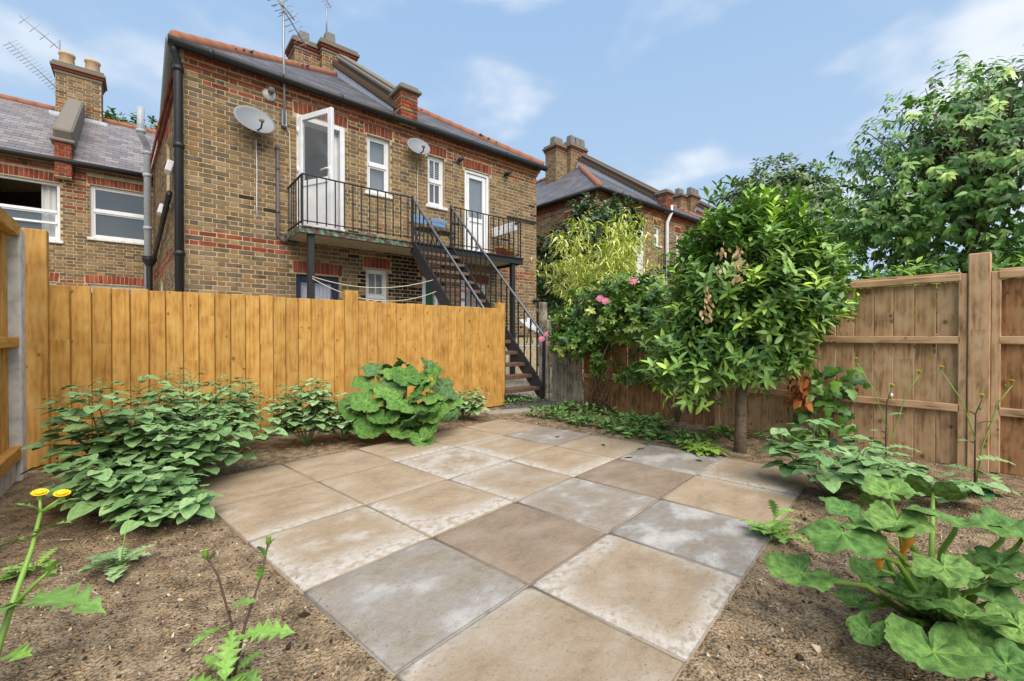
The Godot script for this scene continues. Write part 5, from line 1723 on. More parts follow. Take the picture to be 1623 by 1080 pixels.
	for q in [[Vector3(3.5, -0.03, 7.85), 1.0, "tall sow thistle with white seed head before the brown fence boards", 2], [Vector3(3.55, -0.03, 8.28), 0.95, "tall sow thistle with long bare stems beside the brown fence post", 0]]:
		var s: float = q[1]
		thistle(q[2], q[0], [[0.006, [Vector3.ZERO, Vector3(0.0, 0.3, 0.0) * s, Vector3(0.02, 0.52, 0.0) * s, Vector3(0.0, 0.62, 0.03) * s], 1], [0.005, [Vector3(0.02, 0, 0), Vector3(0.06, 0.3, 0.03) * s, Vector3(0.06, 0.6, 0.1) * s, Vector3(0.08, 0.72, 0.16) * s]], [0.004, [Vector3(0, 0.35, 0) * s, Vector3(-0.02, 0.6, -0.06) * s, Vector3(-0.05, 0.8, -0.16) * s]]], [[Vector3(0, 0.2, 0), Vector3(0.5, 0.2, 0.8), 0.2], [Vector3(0, 0.12, 0), Vector3(-0.6, 0.2, 0.5), 0.2], [Vector3(0, 0.3, 0), Vector3(-0.5, 0.3, -0.3), 0.13], [Vector3(0, 0.05, 0), Vector3(0.2, 0.1, 1), 0.2], [Vector3(0.02, 0.42, 0), Vector3(0.2, 0.5, 0.7), 0.09], [Vector3(0.02, 0.48, 0), Vector3(-0.4, 0.5, -0.4), 0.08], [Vector3(0.05, 0.1, 0), Vector3(0.3, 0.3, -0.9), 0.18]], [[Vector3(0.0, 0.64, 0.03) * s, 0.9, 1], [Vector3(0.08, 0.74, 0.16) * s, 0.8, 1], [Vector3(0.05, 0.72, 0.13) * s, 0.7, 0], [Vector3(-0.05, 0.82, -0.16) * s, 0.8, 1], [Vector3(-0.03, 0.78, -0.12) * s, 0.7, 0], [Vector3(0.03, 0.56, 0.02) * s, 0.9, q[3]]], tq, 14, 0.16)
	# bushy evergreen on a single trunk
	var lp := [lin(99, 135, 63), lin(121, 157, 74), lin(82, 118, 58), lin(141, 176, 82), lin(187, 219, 92)]
	var lc := Vector3(0.07, 1.36, 0.05)
	var it := shoots(lc, Vector3(0.63, 0.66, 0.63), 1800, 7, 0.1, 0.8, 0.02, 5, 3, 0.5)
	it.append_array(shoots(Vector3(-0.3, 0.98, -0.25), Vector3(0.36, 0.36, 0.36), 170, 7, 0.11, 0.6, 0.05, 5, 4, 0.4))
	it.append_array(shoots(Vector3(0.0, 1.8, 0.0), Vector3(0.4, 0.28, 0.4), 170, 7, 0.11, 1.0, 0.0, 5, 8, 0.4))
	it.append_array(shoots(Vector3(0.1, 0.78, 0.0), Vector3(0.45, 0.22, 0.45), 130, 7, 0.1, 0.6, 0.0, 5, 19, 0.3))
	it.append_array(shoots(Vector3(-0.5, 0.75, -0.25), Vector3(0.3, 0.34, 0.35), 100, 7, 0.1, 0.7, 0.0, 5, 9, 0.3))
	it.append_array(shoots(Vector3(0.05, 1.75, 0.05), Vector3(0.5, 0.5, 0.5), 110, 8, 0.1, 2.4, 0.0, 5, 10, 0.7, 0.6))
	var lt := tree("evergreen_tree", "bushy dark evergreen tree on a bare trunk in front of the brown fence", "tree", Vector3(3.39, -0.03, 6.91), [Vector3(0, -0.05, 0), Vector3(0.005, 0.2, 0.0), Vector3(-0.01, 0.45, 0.01), Vector3(0.02, 0.7, 0.02)], [0.052, 0.045, 0.042, 0.04], M.bark, lc, Vector3(0.72, 0.8, 0.72), 20, 0.022, it, "lance", lance_leaf, M.leaf_gloss, lp, 300)
	for c in [[Vector3(-0.7, 1.24, 0.05), 45], [Vector3(-0.62, 1.52, 0.24), 40], [Vector3(-0.64, 1.6, 0.14), 20]]:
		var dd := []
		for i in c[1]:
			dd.append([leaf_frame(c[0] + Vector3(rr(-0.04, 0.04), rr(-0.14, 0.12), rr(-0.04, 0.04)), Vector3(rr(-0.5, 0.5), -1, rr(-0.5, 0.5)), rdir(), rr(0.028, 0.055)), rng.randi_range(0, 2)])
		scatter(lt, "dead_leaf", "small", small_leaf, M.leaf_dry, dd, [lin(196, 170, 126), lin(168, 138, 98), lin(208, 186, 146)], 30)
	# thin sapling and rose canes left of it
	it = []
	for k in 5:
		it.append_array(shoots(Vector3(rr(-0.2, 0.25), rr(0.35, 0.95), rr(-0.2, 0.2)), Vector3(0.16, 0.2, 0.16), 16, 6, 0.09, 0.6, 0.0, 5, 30 + k, 0.1))
	tree("shrub", "thin leafy sapling stems between the evergreen tree and the rose bush", "shrub", Vector3(3.62, -0.03, 6.2), [Vector3.ZERO, Vector3(0.02, 0.12, 0)], [0.02, 0.016], M.twig, Vector3(0, 0.6, 0), Vector3(0.3, 0.4, 0.3), 9, 0.012, it, "lance", lance_leaf, M.leaf_gloss, [lin(92, 132, 66), lin(76, 116, 60), lin(110, 150, 74), lin(70, 104, 60), lin(150, 184, 84)], 60)
	# rambling rose over the fence
	var rp := [lin(83, 120, 45), lin(104, 142, 52), lin(68, 102, 43), lin(126, 162, 64), lin(178, 195, 106)]
	it = shoots(Vector3(-0.05, 1.3, 0.1), Vector3(0.42, 0.38, 0.75), 420, 8, 0.07, 0.2, 0.25, 5, 12, 0.35)
	it.append_array(shoots(Vector3(-0.15, 1.0, -0.35), Vector3(0.3, 0.35, 0.5), 260, 8, 0.07, 0.1, 0.3, 5, 13, 0.3))
	it.append_array(shoots(Vector3(-0.2, 1.25, 0.75), Vector3(0.3, 0.4, 0.4), 160, 8, 0.07, 0.3, 0.2, 5, 14, 0.3))
	it.append_array(shoots(Vector3(-0.1, 1.55, 0.5), Vector3(0.35, 0.25, 0.6), 180, 8, 0.07, 0.4, 0.1, 5, 15, 0.3))
	it.append_array(shoots(Vector3(-0.25, 0.72, 0.12), Vector3(0.1, 0.3, 0.1), 34, 8, 0.065, -0.4, 0.5, 2, 16, 0.1))
	it.append_array(shoots(Vector3(-0.12, 0.62, 0.6), Vector3(0.12, 0.25, 0.4), 60, 7, 0.065, 0.0, 0.3, 4, 18, 0.1))
	var rose := tree("rose_bush", "rambling rose with pink flowers and tangled bare stems over the fence by the gate", "rose bush", Vector3(4.2, -0.03, 4.8), [], [], M.twig, Vector3.ZERO, Vector3.ONE, 0, 0, it, "small", small_leaf, M.leaf_gloss, rp, 220)
	for k in 22:
		var st := stool()
		var b := Vector3(rr(-0.14, 0.0), 0, rr(-0.2, 0.15))
		var e := Vector3(rr(-0.3, 0.05), rr(0.6, 1.0), rr(-0.3, 0.35))
		tube(st, [b + Vector3(rr(-0.15, 0.1), 0.0, rr(-0.15, 0.2)), b + Vector3(rr(-0.1, 0.05), 0.2, rr(-0.1, 0.1)), b.lerp(e, 0.55) + Vector3(rr(-0.1, 0.1), 0, rr(-0.08, 0.08)), e], [0.009, 0.008, 0.007, 0.005], 6)
		obj("bare_stem", st, M.twig, rose)
	for p in [Vector3(4.12, 0.92, 3.72), Vector3(4.1, 0.99, 3.86), Vector3(4.05, 0.86, 3.95), Vector3(3.78, 1.42, 5.1), Vector3(3.76, 1.38, 5.2), Vector3(3.85, 1.6, 5.52), Vector3(3.95, 1.12, 4.2)]:
		flower_head(rose, p - Vector3(4.2, -0.03, 4.8), 0.05, M.pink_petal, 9, (CAM - p).normalized() + UP * 0.5)
	# bamboo behind the gate
	var bp := [lin(192, 201, 89), lin(214, 217, 113), lin(163, 181, 78), lin(235, 232, 141), lin(235, 235, 167)]
	var bam := thing("bamboo", "yellow green arching bamboo clump behind the old gate and rose", "bamboo", Vector3(6.0, -0.08, 3.3))
	it = []
	for k in 60:
		var a := rr(0, TAU)
		var st := stool()
		var b := Vector3(cos(a), 0, sin(a)) * rr(0.05, 0.45)
		var o := Vector3(cos(a) * 1.25, 0, sin(a)) * rr(0.2, 1.1)
		var hh := rr(2.4, 3.55) - o.length() * 0.6
		var pts := []
		for i in 9:
			var q := i / 8.0
			pts.append(b + UP * hh * sin(q * 1.45) / sin(1.45) + o * q * q)
		tube(st, pts, [0.011, 0.01, 0.009, 0.008, 0.007, 0.006, 0.005, 0.004, 0.002], 6)
		obj("cane", st, M.cane, bam)
		for i in 70:
			var q := pow(rng.randf(), 0.6) * 7.9
			var p: Vector3 = pts[int(q)].lerp(pts[int(q) + 1], q - int(q))
			var d := Vector3(rr(-1, 1), rr(-0.2, 0.6), rr(-1, 1)).normalized()
			var tip := p + d * rr(0.03, 0.22)
			for j in 2:
				it.append([leaf_frame(tip, d + Vector3(rr(-0.8, 0.8), rr(-1.0, 0.1), rr(-0.8, 0.8)), UP + rdir() * 0.4, rr(0.1, 0.17)), rng.randi_range(0, 4)])
	scatter(bam, "leaf", "thin", thin_leaf, M.leaf_soft, it, bp, 120, "foliage")
	# dark climber on the far wing
	it = shoots(Vector3(-0.4, 3.0, -1.3), Vector3(0.3, 1.6, 1.3), 420, 7, 0.14, 0.1, 0.3, 4, 40, 0.2)
	it.append_array(shoots(Vector3(-0.3, 4.5, -0.2), Vector3(0.35, 0.8, 0.8), 150, 7, 0.14, 0.2, 0.2, 4, 41, 0.2))
	it.append_array(shoots(Vector3(0.9, 4.6, 0.35), Vector3(1.1, 0.8, 0.4), 240, 7, 0.14, 0.3, 0.2, 4, 42, 0.2))
	it.append_array(shoots(Vector3(0.6, 3.6, 0.3), Vector3(1.0, 0.8, 0.35), 160, 7, 0.14, 0.3, 0.2, 4, 44, 0.2))
	tree("climbing_plant", "dark leafy climber covering the corner of the further brick wing", "climber", Vector3(9.9, -0.08, 0.0), [Vector3(-0.25, 0, -0.8), Vector3(-0.2, 1.2, -0.9), Vector3(-0.2, 2.2, -1.0)], [0.05, 0.04, 0.03], M.twig, Vector3(-0.3, 3.2, -0.8), Vector3(0.3, 1.2, 1.0), 12, 0.025, it, "small", small_leaf, M.leaf_gloss, [lin(70, 96, 60), lin(86, 114, 66), lin(58, 84, 56), lin(120, 142, 82)], 60)
	# trees and shrubs over the brown fence
	var cp := [lin(99, 136, 69), lin(120, 162, 79), lin(84, 120, 64), lin(151, 185, 101), lin(192, 218, 122)]
	it = shoots(Vector3(0, 2.8, 0), Vector3(1.42, 1.15, 1.4), 2000, 7, 0.088, 0.1, 0.6, 5, 50, 0.12, 0.7)
	it.append_array(shoots(Vector3(-0.8, 2.3, -0.6), Vector3(0.5, 0.3, 0.5), 220, 7, 0.088, 0.1, 0.55, 5, 51, 0.2, 0.7))
	it.append_array(shoots(Vector3(0.25, 3.6, 0.3), Vector3(0.6, 0.42, 0.6), 260, 7, 0.1, 0.3, 0.5, 5, 52, 0.2, 0.7))
	it.append_array(shoots(Vector3(-0.1, 1.75, 0.2), Vector3(0.9, 0.35, 1.1), 340, 7, 0.1, 0.1, 0.55, 5, 53, 0.2, 0.7))
	tree("cherry_tree", "large cherry tree with drooping pointed leaves rising behind the brown fence", "tree", Vector3(6.55, -0.08, 8.0), [Vector3(0, 0, 0), Vector3(0.03, 0.7, 0.0), Vector3(0.0, 1.4, 0.05), Vector3(0.05, 2.0, 0.05)], [0.12, 0.1, 0.09, 0.08], M.bark, Vector3(0, 2.9, 0), Vector3(1.5, 1.3, 1.45), 26, 0.035, it, "cherry", cherry_leaf, M.leaf_gloss, cp, 300)
	it = shoots(Vector3(0, 7.0, 0), Vector3(2.6, 2.3, 2.6), 1500, 7, 0.3, 0.5, 0.1, 4, 60, 0.5)
	it.append_array(shoots(Vector3(-1.0, 5.6, -1.6), Vector3(1.8, 1.6, 1.8), 500, 7, 0.3, 0.5, 0.1, 4, 61, 0.4))
	it.append_array(shoots(Vector3(0.8, 5.0, 1.0), Vector3(1.8, 1.4, 1.6), 400, 7, 0.3, 0.5, 0.1, 4, 62, 0.4))
	tree("evergreen_oak", "distant grey green evergreen tree above the bushy tree, behind the terrace", "tree", Vector3(23.5, -0.08, 0.3), [Vector3.ZERO, Vector3(0, 2.5, 0), Vector3(0.1, 4.5, 0)], [0.3, 0.26, 0.22], M.bark, Vector3(0, 6.8, 0), Vector3(2.4, 2.2, 2.4), 16, 0.08, it, "small", small_leaf, M.leaf_dull, [lin(126, 146, 104), lin(140, 160, 114), lin(112, 132, 94), lin(156, 174, 128)], 0)
	var sp := [lin(110, 146, 56), lin(132, 166, 66), lin(90, 126, 52), lin(150, 180, 84)]
	var k := 0
	for q in [[Vector3(4.95, 0, 7.0), Vector3(0.55, 0.55, 0.5), 1.4, 0.09, "light green shrub peeping over the fence just right of the evergreen tree"], [Vector3(5.15, 0, 7.7), Vector3(0.4, 0.3, 0.4), 1.35, 0.11, "pointed leaved yellow green shrub over the middle of the fence panel"], [Vector3(5.2, 0, 8.6), Vector3(0.45, 0.32, 0.45), 1.35, 0.11, "yellow green shrub over the fence right of the tall post"], [Vector3(5.3, 0, 6.2), Vector3(0.7, 0.7, 0.6), 1.35, 0.1, "leafy shrub behind the evergreen tree and the fence"], [Vector3(7.0, 0, 5.4), Vector3(1.0, 0.45, 1.0), 1.35, 0.12, "broad dark shrub in the next garden between cherry tree and terrace"], [Vector3(7.2, 0, 7.0), Vector3(1.0, 0.5, 1.0), 1.25, 0.12, "dark shrub filling the gap under the cherry tree"]]:
		it = shoots(Vector3(0, q[2], 0), q[1], 260 if k < 4 else 420, 7, q[3], 0.5, 0.15, 4, 70 + k, 0.3)
		tree("shrub", q[4], "shrub", q[0], [Vector3.ZERO, Vector3(0, 0.6, 0)], [0.04, 0.03], M.twig, Vector3(0, q[2], 0), q[1], 10, 0.018, it, "small" if k != 1 and k != 2 else "lance", small_leaf if k != 1 and k != 2 else lance_leaf, M.leaf_soft, sp if k < 4 else cp.slice(0, 4), 40)
		k += 1
	for q in [[Vector3(-2.3, 0, -29.0), 13.3, 1.5, "far light green tree top beside the chimney with buff pots"], [Vector3(-0.4, 0, -28.0), 13.0, 1.7, "far tree top over the roof ridge left of the brick wing"], [Vector3(-3.6, 0, -29.0), 12.8, 1.2, "far tree top just showing left of the chimney with buff pots"], [Vector3(15.5, 0, -12.0), 8.2, 1.6, "far tree showing between the two brick wings beside the crowned chimney"]]:
		it = shoots(Vector3(0, q[1], 0), Vector3(q[2], q[2] * 1.1, q[2]), 300, 7, 0.34, 0.4, 0.1, 4, 80 + k, 0.3)
		it.append_array(shoots(Vector3(0, q[1] - 2.0, 0), Vector3(q[2] * 1.4, q[2] * 1.3, q[2] * 1.4), 300, 7, 0.34, 0.4, 0.1, 4, 90 + k, 0.3))
		tree("tree", q[3], "tree", q[0], [Vector3.ZERO, Vector3(0, q[1] * 0.5, 0), Vector3(0, q[1] - 1.5, 0)], [0.3, 0.25, 0.1], M.bark, Vector3(0, q[1], 0), Vector3.ONE * q[2], 10, 0.06, it, "small", small_leaf, M.leaf_dull, [lin(110, 138, 72), lin(92, 120, 64), lin(130, 156, 86), lin(80, 106, 60)], 0, "trees beyond the terrace roofs")
		k += 1
	# ivy climbing the brown fence
	it = []
	for i in 95:
		var y := rr(0.0, 0.72)
		var z := rr(-0.28, 0.28) * (1.0 - 0.5 * y) + (0.1 if y > 0.4 else 0.0)
		it.append([leaf_frame(Vector3(rr(-0.16, -0.05), y, z), Vector3(rr(-0.6, 0.1), rr(-1, 0.3), rr(-0.8, 0.8)), Vector3(-1, 0.5, 0.3) + rdir() * 0.5, rr(0.055, 0.1)), rng.randi_range(0, 3)])
	var iv := tree("ivy", "ivy with glossy lobed leaves climbing the lower brown fence", "ivy", Vector3(4.25, -0.03, 7.32), [], [], M.twig, Vector3.ZERO, Vector3.ONE, 0, 0, it, "ivy", ivy_leaf, M.leaf_gloss, [lin(72, 116, 42), lin(92, 138, 50), lin(58, 96, 40), lin(120, 160, 62)], 130)
	var st := stool()
	tube(st, [Vector3(-0.05, 0, 0), Vector3(-0.06, 0.3, 0.05), Vector3(-0.05, 0.75, 0.08)], [0.008, 0.006, 0.003], 6)
	obj("stem", st, M.twig, iv)
	st = stool()
	tube(st, [Vector3(3.9, 0.62, 6.75), Vector3(4.02, 0.45, 6.9), Vector3(4.1, 0.33, 7.05), Vector3(4.16, 0.28, 7.25), Vector3(4.2, 0.27, 7.4)], [0.006], 6)
	tag(obj("bramble_stem", st, M.twig), "bare brown bramble stem looping from the evergreen tree to the ivy", "stem")
	it = []
	for i in 60:
		it.append([leaf_frame(Vector3(rr(-0.05, 0.05), rr(-0.18, 0.16), rr(-0.1, 0.1)), Vector3(rr(-0.5, 0.5), -1, rr(-0.5, 0.5)), rdir(), rr(0.06, 0.1)), rng.randi_range(0, 2)])
	tree("dead_branch", "hanging spray of russet dead leaves against the brown fence above the ivy", "dead branch", Vector3(4.08, 0.5, 7.12), [Vector3(0.05, 0.3, -0.1), Vector3(0, 0.1, 0), Vector3(0, -0.12, 0)], [0.006, 0.005, 0.003], M.twig, Vector3.ZERO, Vector3.ONE * 0.1, 0, 0.003, it, "small", small_leaf, M.leaf_dry, [lin(156, 92, 52), lin(130, 74, 44), lin(176, 116, 72)], 60)
	# low ground cover and cut leaves along the foot of the fence
	it = []
	for i in 2600:
		var z := rr(4.25, 6.0)
		var x := rr(2.95, 4.12)
		if x < 3.05 + 0.28 * (z - 4.25) * 0.3 + 0.1 * noise.get_noise_2d(z * 8.0, 3.0): continue
		if noise.get_noise_2d(x * 3.0, z * 3.0) < -0.12: continue
		var hh := rr(0.0, 0.12) * (0.5 + noise.get_noise_2d(x * 5.0, z * 5.0))
		it.append([leaf_frame(Vector3(x, soil_y(x, z) + hh + 0.01, z), Vector3(rr(-1, 1), rr(-0.1, 0.7), rr(-1, 1)), UP + rdir() * 0.4, rr(0.04, 0.085)), rng.randi_range(0, 3)])
	var gc := thing("ground_cover", "low spreading green ground cover between the paving and the rose bush", "ground cover")
	gc.set_meta("kind", "stuff")
	scatter(gc, "leaf", "small", small_leaf, M.leaf_soft, it, [lin(96, 134, 66), lin(116, 152, 82), lin(80, 116, 60), lin(138, 166, 100)], 0, "leaves")
	it = []
	for i in 700:
		var z := rr(5.7, 7.35)
		var x := rr(3.1, 4.15)
		if noise.get_noise_2d(x * 2.2 + 9.0, z * 2.2) < -0.05: continue
		if Vector2(x - 3.39, z - 6.91).length() < 0.12 or (z > 6.7 and x < 3.5): continue
		it.append([leaf_frame(Vector3(x, soil_y(x, z) + rr(0.005, 0.07), z), Vector3(rr(-1, 1), rr(-0.2, 0.3), rr(-1, 1)), UP + rdir() * 0.5, rr(0.09, 0.14)), rng.randi_range(0, 3)])
	var cl := thing("leaf_litter", "cut evergreen leaves strewn under the evergreen tree", "leaf litter")
	cl.set_meta("kind", "stuff")
	scatter(cl, "leaf", "lance", lance_leaf, M.leaf_gloss, it, [lin(84, 124, 56), lin(110, 150, 66), lin(66, 104, 50), lin(130, 166, 80)], 0, "leaves")
	weed("small lime green seedling on the soil left of the evergreen trunk", Vector3(3.08, -0.03, 6.72), 0.09, 0.14, 6, 0.07, grp, [lin(132, 172, 66), lin(150, 186, 80)], 0.9)
	for q in [[Vector3(2.7, 0.003, 6.36), 0.2], [Vector3(2.9, 0.003, 6.25), 1.4], [Vector3(2.62, 0.003, 6.05), 2.2], [Vector3(2.45, 0.003, 6.5), 4.0], [Vector3(2.75, 0.003, 6.9), 5.2], [Vector3(2.55, 0.003, 5.6), 3.0]]:
		st = stool()
		st.set_color(lin(70, 92, 48))
		lance_leaf(st)
		var lf := place("fallen_leaf", mesh_of(st), M.leaf_dry, self, leaf_frame(q[0], Vector3(cos(q[1]), 0.08, sin(q[1])), UP, 0.085))
		tag(lf, "small dark green fallen leaf on the far right paving slabs", "leaf", "fallen leaves on the paving")
	# scrappy growth at the foot of the stair
	it = []
	for i in 260:
		it.append([leaf_frame(Vector3(rr(-0.4, 0.4), rr(0.0, 0.1), rr(-0.3, 0.3)), Vector3(rr(-1, 1), rr(0, 0.8), rr(-1, 1)), UP + rdir() * 0.4, rr(0.03, 0.07)), rng.randi_range(0, 2)])
	tree("weed", "scrappy green growth under the lowest stair tread", "weed", Vector3(3.7, -0.04, 3.55), [], [], M.twig, Vector3.ZERO, Vector3.ONE, 0, 0, it, "small", small_leaf, M.leaf_soft, [lin(104, 138, 70), lin(126, 158, 84), lin(88, 120, 60)], 40)

# ---------------------------------------------------------------- materials
func materials() -> void:
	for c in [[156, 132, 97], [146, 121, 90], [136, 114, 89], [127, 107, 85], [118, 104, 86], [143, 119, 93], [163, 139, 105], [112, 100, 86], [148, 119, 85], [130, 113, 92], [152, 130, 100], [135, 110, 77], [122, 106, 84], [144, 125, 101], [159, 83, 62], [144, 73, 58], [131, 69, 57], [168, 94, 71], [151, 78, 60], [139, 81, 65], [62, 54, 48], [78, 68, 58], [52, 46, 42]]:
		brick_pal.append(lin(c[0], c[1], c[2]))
	var grime := ntex(5, 0.02, [grey(0.74), grey(0.92), grey(1.0), grey(1.0)], 5, 512)
	var fine := ntex(6, 0.12, [grey(0.72), grey(1.0)], 4, 512)
	var rough_b := ntex(7, 0.09, [Color.BLACK, Color.WHITE], 4, 256)
	mat("brick", c8(248, 246, 242), 0.92, {"vc": true, "tex": ntex(66, 0.006, [grey(0.68), grey(0.9), grey(0.97), grey(1.0)], 7, 1024), "tri": 0.45, "bump": rough_b, "bs": 0.25, "spec": 0.25})
	mat("mortar", c8(190, 172, 140), 0.95, {"tex": grime, "tri": 0.7, "bump": rough_b, "bs": 0.2, "spec": 0.2})
	mat("sooty", c8(142, 132, 118), 0.95, {"tex": fine, "tri": 1.7, "bump": rough_b, "bs": 0.4, "spec": 0.2})
	mat("teeth", c8(112, 94, 78), 0.95, {"tex": fine, "tri": 1.7, "spec": 0.2})
	mat("redplain", c8(138, 70, 50), 0.95, {"tex": fine, "tri": 1.7, "spec": 0.2})
	mat("yellowplain", c8(150, 124, 86), 0.95, {"tex": fine, "tri": 1.7, "spec": 0.2})
	mat("coping", c8(150, 142, 132), 0.95, {"tex": fine, "tri": 1.3, "bump": rough_b, "bs": 0.4, "spec": 0.2})
	mat("slate", Color.WHITE, 0.55, {"vc": true, "tex": ntex(8, 0.05, [grey(0.75), grey(1.0)]), "tri": 1.1, "spec": 0.4})
	mat("slate_plain", c8(92, 92, 98), 0.6, {"spec": 0.4})
	mat("clay", c8(184, 126, 100), 0.85, {"tex": fine, "tri": 1.5, "spec": 0.3})
	mat("lead", c8(190, 198, 210), 0.6, {"metal": 0.0, "tex": grime, "tri": 1.3})
	mat("pot_grey", c8(138, 134, 128), 0.85, {"tex": fine, "tri": 2.0})
	mat("pot_buff", c8(198, 170, 134), 0.8, {"tex": grime, "tri": 1.5})
	mat("plaster", c8(196, 182, 158), 0.9)
	mat("upvc", c8(232, 233, 235), 0.32, {"tex": ntex(31, 0.02, [grey(0.93), grey(1.0)], 4, 256), "tri": 0.8})
	mat("sill", c8(222, 222, 220), 0.5, {"tex": grime, "tri": 0.9})
	mat("reflection_blind", c8(112, 117, 124), 0.9)  # blue-grey reflection of the panes painted into the sheet behind them
	mat("net", c8(206, 206, 204), 0.9, {"two": true, "back": Color(0.4, 0.4, 0.4)})
	mat("lilac", c8(214, 212, 226), 0.9, {"two": true, "back": Color(0.4, 0.4, 0.4)})
	mat("navy", c8(30, 38, 74), 0.4)
	mat("green_paint", c8(34, 92, 66), 0.45)
	mat("green_peel", Color.WHITE, 0.6, {"tex": ntex(21, 0.03, [c8(46, 36, 32), c8(74, 52, 42), c8(92, 74, 60), c8(84, 146, 120), c8(100, 162, 134)], 4), "tri": 0.6})
	mat("black", c8(38, 38, 40), 0.5, {"tex": ntex(22, 0.04, [grey(0.7), grey(1.0)], 4, 256), "tri": 1.5})
	mat("black_worn", Color.WHITE, 0.55, {"tex": ntex(23, 0.05, [c8(30, 30, 32), c8(44, 44, 46), c8(52, 50, 50), c8(120, 116, 112)], 4), "tri": 1.4})
	mat("black_blue", c8(34, 38, 48), 0.5)
	mat("grey_pipe", c8(132, 136, 140), 0.5, {"tex": grime, "tri": 1.0})
	mat("pipe_light", c8(172, 178, 184), 0.5, {"tex": grime, "tri": 1.0})
	mat("purple_pipe", c8(92, 84, 92), 0.6)
	mat("cream", c8(204, 196, 172), 0.7)
	mat("steel", c8(112, 114, 116), 0.38, {"metal": 0.75})
	mat("galv", c8(150, 154, 158), 0.45, {"metal": 0.6})
	mat("dish_grey", c8(124, 128, 134), 0.5)
	mat("rust", Color.WHITE, 0.8, {"tex": ntex(24, 0.03, [c8(58, 44, 38), c8(96, 72, 58), c8(124, 96, 78), c8(140, 116, 98)], 4), "tri": 1.6})
	mat("soffit", c8(170, 156, 128), 0.95, {"tex": grime, "tri": 0.8})
	mat("blue_paint", c8(86, 130, 172), 0.5)
	mat("terracotta", c8(190, 104, 66), 0.85, {"tex": fine, "tri": 2.0})
	var gl := mat("glass", Color(0.7, 0.76, 0.8, 0.1), 0.02)
	gl.transparency = BaseMaterial3D.TRANSPARENCY_ALPHA
	# ground
	mat("earth", c8(112, 104, 78), 0.97, {"tex": grime, "tri": 0.2})
	mat("soil", c8(255, 253, 250), 0.97, {"tex": soil_image(), "tri": 0.9, "bump": ntex(14, 0.16, [Color.BLACK, Color.WHITE], 5, 512), "bs": 1.4, "spec": 0.2})
	mat("pebble", Color.WHITE, 0.95, {"vc": true, "spec": 0.2})
	mat("concrete", c8(158, 150, 136), 0.95, {"tex": grime, "tri": 0.6})
	mat("concrete_pale", c8(208, 204, 196), 0.95, {"tex": grime, "tri": 0.9, "bump": rough_b, "bs": 0.2})
	mat("asphalt", c8(104, 102, 100), 0.95, {"tex": fine, "tri": 1.5})
	mat("joint", c8(112, 98, 80), 0.95, {"tex": fine, "tri": 2.5})
	M.slab_bump = ntex(33, 0.02, [Color.BLACK, grey(0.45), grey(0.55), Color.WHITE], 5, 512)
	# wood
	mat("wood_new", Color.WHITE, 0.62, {"tex": wood_image(101, c8(160, 110, 50), c8(194, 146, 72), c8(208, 166, 98), 10, 0.06), "vc": true, "spec": 0.4})
	mat("wood_old", Color.WHITE, 0.85, {"tex": wood_image(202, c8(142, 110, 80), c8(194, 158, 120), c8(206, 176, 142), 12, 0.12), "vc": true, "spec": 0.25})
	mat("wood_red", Color.WHITE, 0.85, {"tex": wood_image(252, c8(118, 82, 54), c8(166, 124, 84), c8(180, 144, 106), 12, 0.25), "vc": true, "spec": 0.25})
	mat("wood_grey", Color.WHITE, 0.9, {"tex": wood_image(303, c8(92, 84, 72), c8(158, 148, 130), c8(184, 174, 156), 7, 0.4), "vc": true, "spec": 0.2})
	# plants
	var vein := leaf_image(false, 61)
	mat("leaf_weed", Color.WHITE, 0.6, {"vc": true, "tex": vein, "two": true, "back": Color(0.09, 0.13, 0.04), "spec": 0.4})
	mat("leaf_gloss", Color.WHITE, 0.38, {"vc": true, "two": true, "back": Color(0.25, 0.36, 0.08), "spec": 0.5})
	mat("leaf_soft", Color.WHITE, 0.6, {"vc": true, "two": true, "back": Color(0.36, 0.5, 0.12), "spec": 0.35})
	mat("leaf_dull", Color.WHITE, 0.7, {"vc": true, "two": true, "back": Color(0.25, 0.33, 0.12), "spec": 0.3})
	mat("leaf_dry", Color.WHITE, 0.85, {"vc": true, "two": true, "spec": 0.2})
	mat("leaf_marrow", Color.WHITE, 0.7, {"vc": true, "tex": leaf_image(true, 62), "two": true, "back": Color(0.2, 0.3, 0.07), "spec": 0.25})
	mat("stem", c8(104, 124, 76), 0.6)
	mat("stalk", c8(124, 158, 66), 0.5)
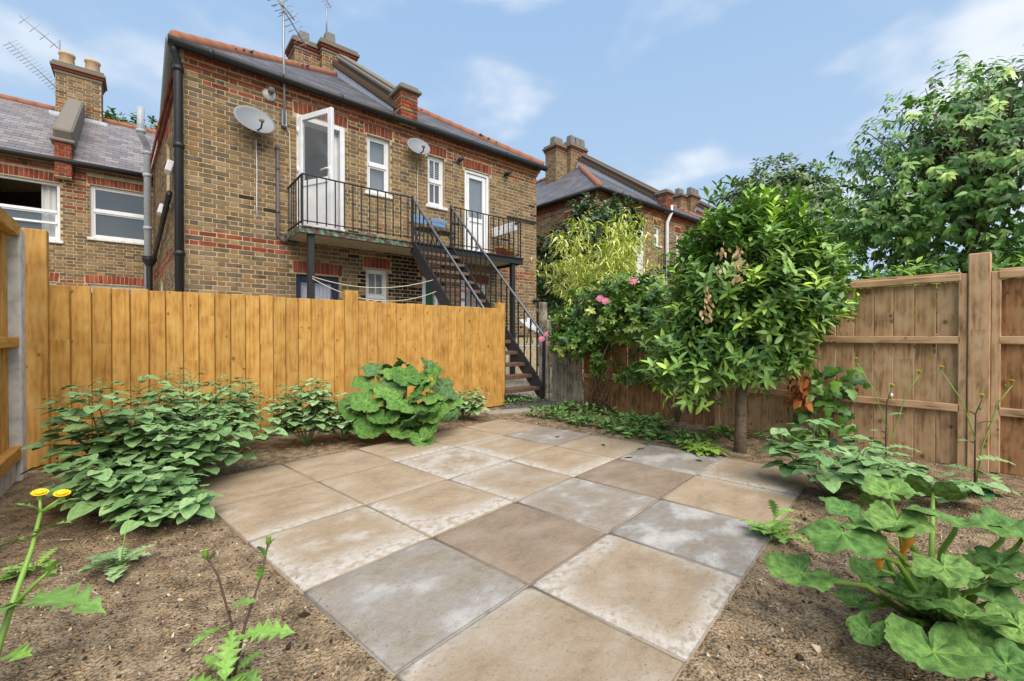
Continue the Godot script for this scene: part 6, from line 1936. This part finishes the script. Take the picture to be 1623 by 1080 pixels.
	mat("purple_stem", c8(88, 62, 56), 0.6)
	mat("twig", c8(136, 112, 86), 0.9, {"tex": fine, "tri": 3.0})
	mat("cane", c8(168, 160, 84), 0.55)
	mat("bark", c8(124, 108, 90), 0.95, {"tex": ntex(45, 0.03, [grey(0.55), grey(0.9), grey(1.0)], 4, 256), "tri": 2.5, "bump": rough_b, "bs": 0.6})
	mat("orange_petal", c8(226, 150, 46), 0.7, {"two": true, "back": Color(0.5, 0.3, 0.05)})
	mat("yellow_petal", c8(240, 206, 30), 0.6, {"two": true, "back": Color(0.5, 0.4, 0.0)})
	mat("pink_petal", c8(236, 146, 176), 0.6, {"two": true, "back": Color(0.5, 0.2, 0.3)})

func _ready() -> void:
	rng.seed = 20240607
	noise = fnl(4, 0.5, 3)
	var cam := Camera3D.new()
	cam.name = "camera"
	cam.position = CAM
	cam.rotation = Vector3(deg_to_rad(-0.49), deg_to_rad(-40.0), 0)
	cam.fov = 75.55
	cam.near = 0.05
	cam.far = 1000.0
	add_child(cam)
	cam.current = true
	var env := Environment.new()
	env.background_mode = Environment.BG_SKY
	var sky := Sky.new()
	var pm := PanoramaSkyMaterial.new()
	pm.panorama = sky_image()
	pm.energy_multiplier = 1.0
	sky.sky_material = pm
	env.sky = sky
	env.ambient_light_source = Environment.AMBIENT_SOURCE_SKY
	env.tonemap_mode = Environment.TONE_MAPPER_LINEAR
	env.tonemap_exposure = 1.4
	env.sdfgi_enabled = true
	env.ssao_enabled = true
	env.ssil_enabled = true
	var we := WorldEnvironment.new()
	we.name = "world"
	we.environment = env
	add_child(we)
	var sun := DirectionalLight3D.new()
	sun.name = "sun"
	sun.light_color = Color(1.0, 0.96, 0.9)
	sun.light_energy = 1.1
	sun.light_angular_distance = 60.0
	sun.shadow_enabled = true
	add_child(sun)
	sun.look_at_from_position(Vector3(-2.2, 8.5, 7.0), Vector3.ZERO)
	materials()
	ground()
	patio()
	main_house()
	left_house()
	far_house()
	balcony()
	fences()
	small_things()
	plants()
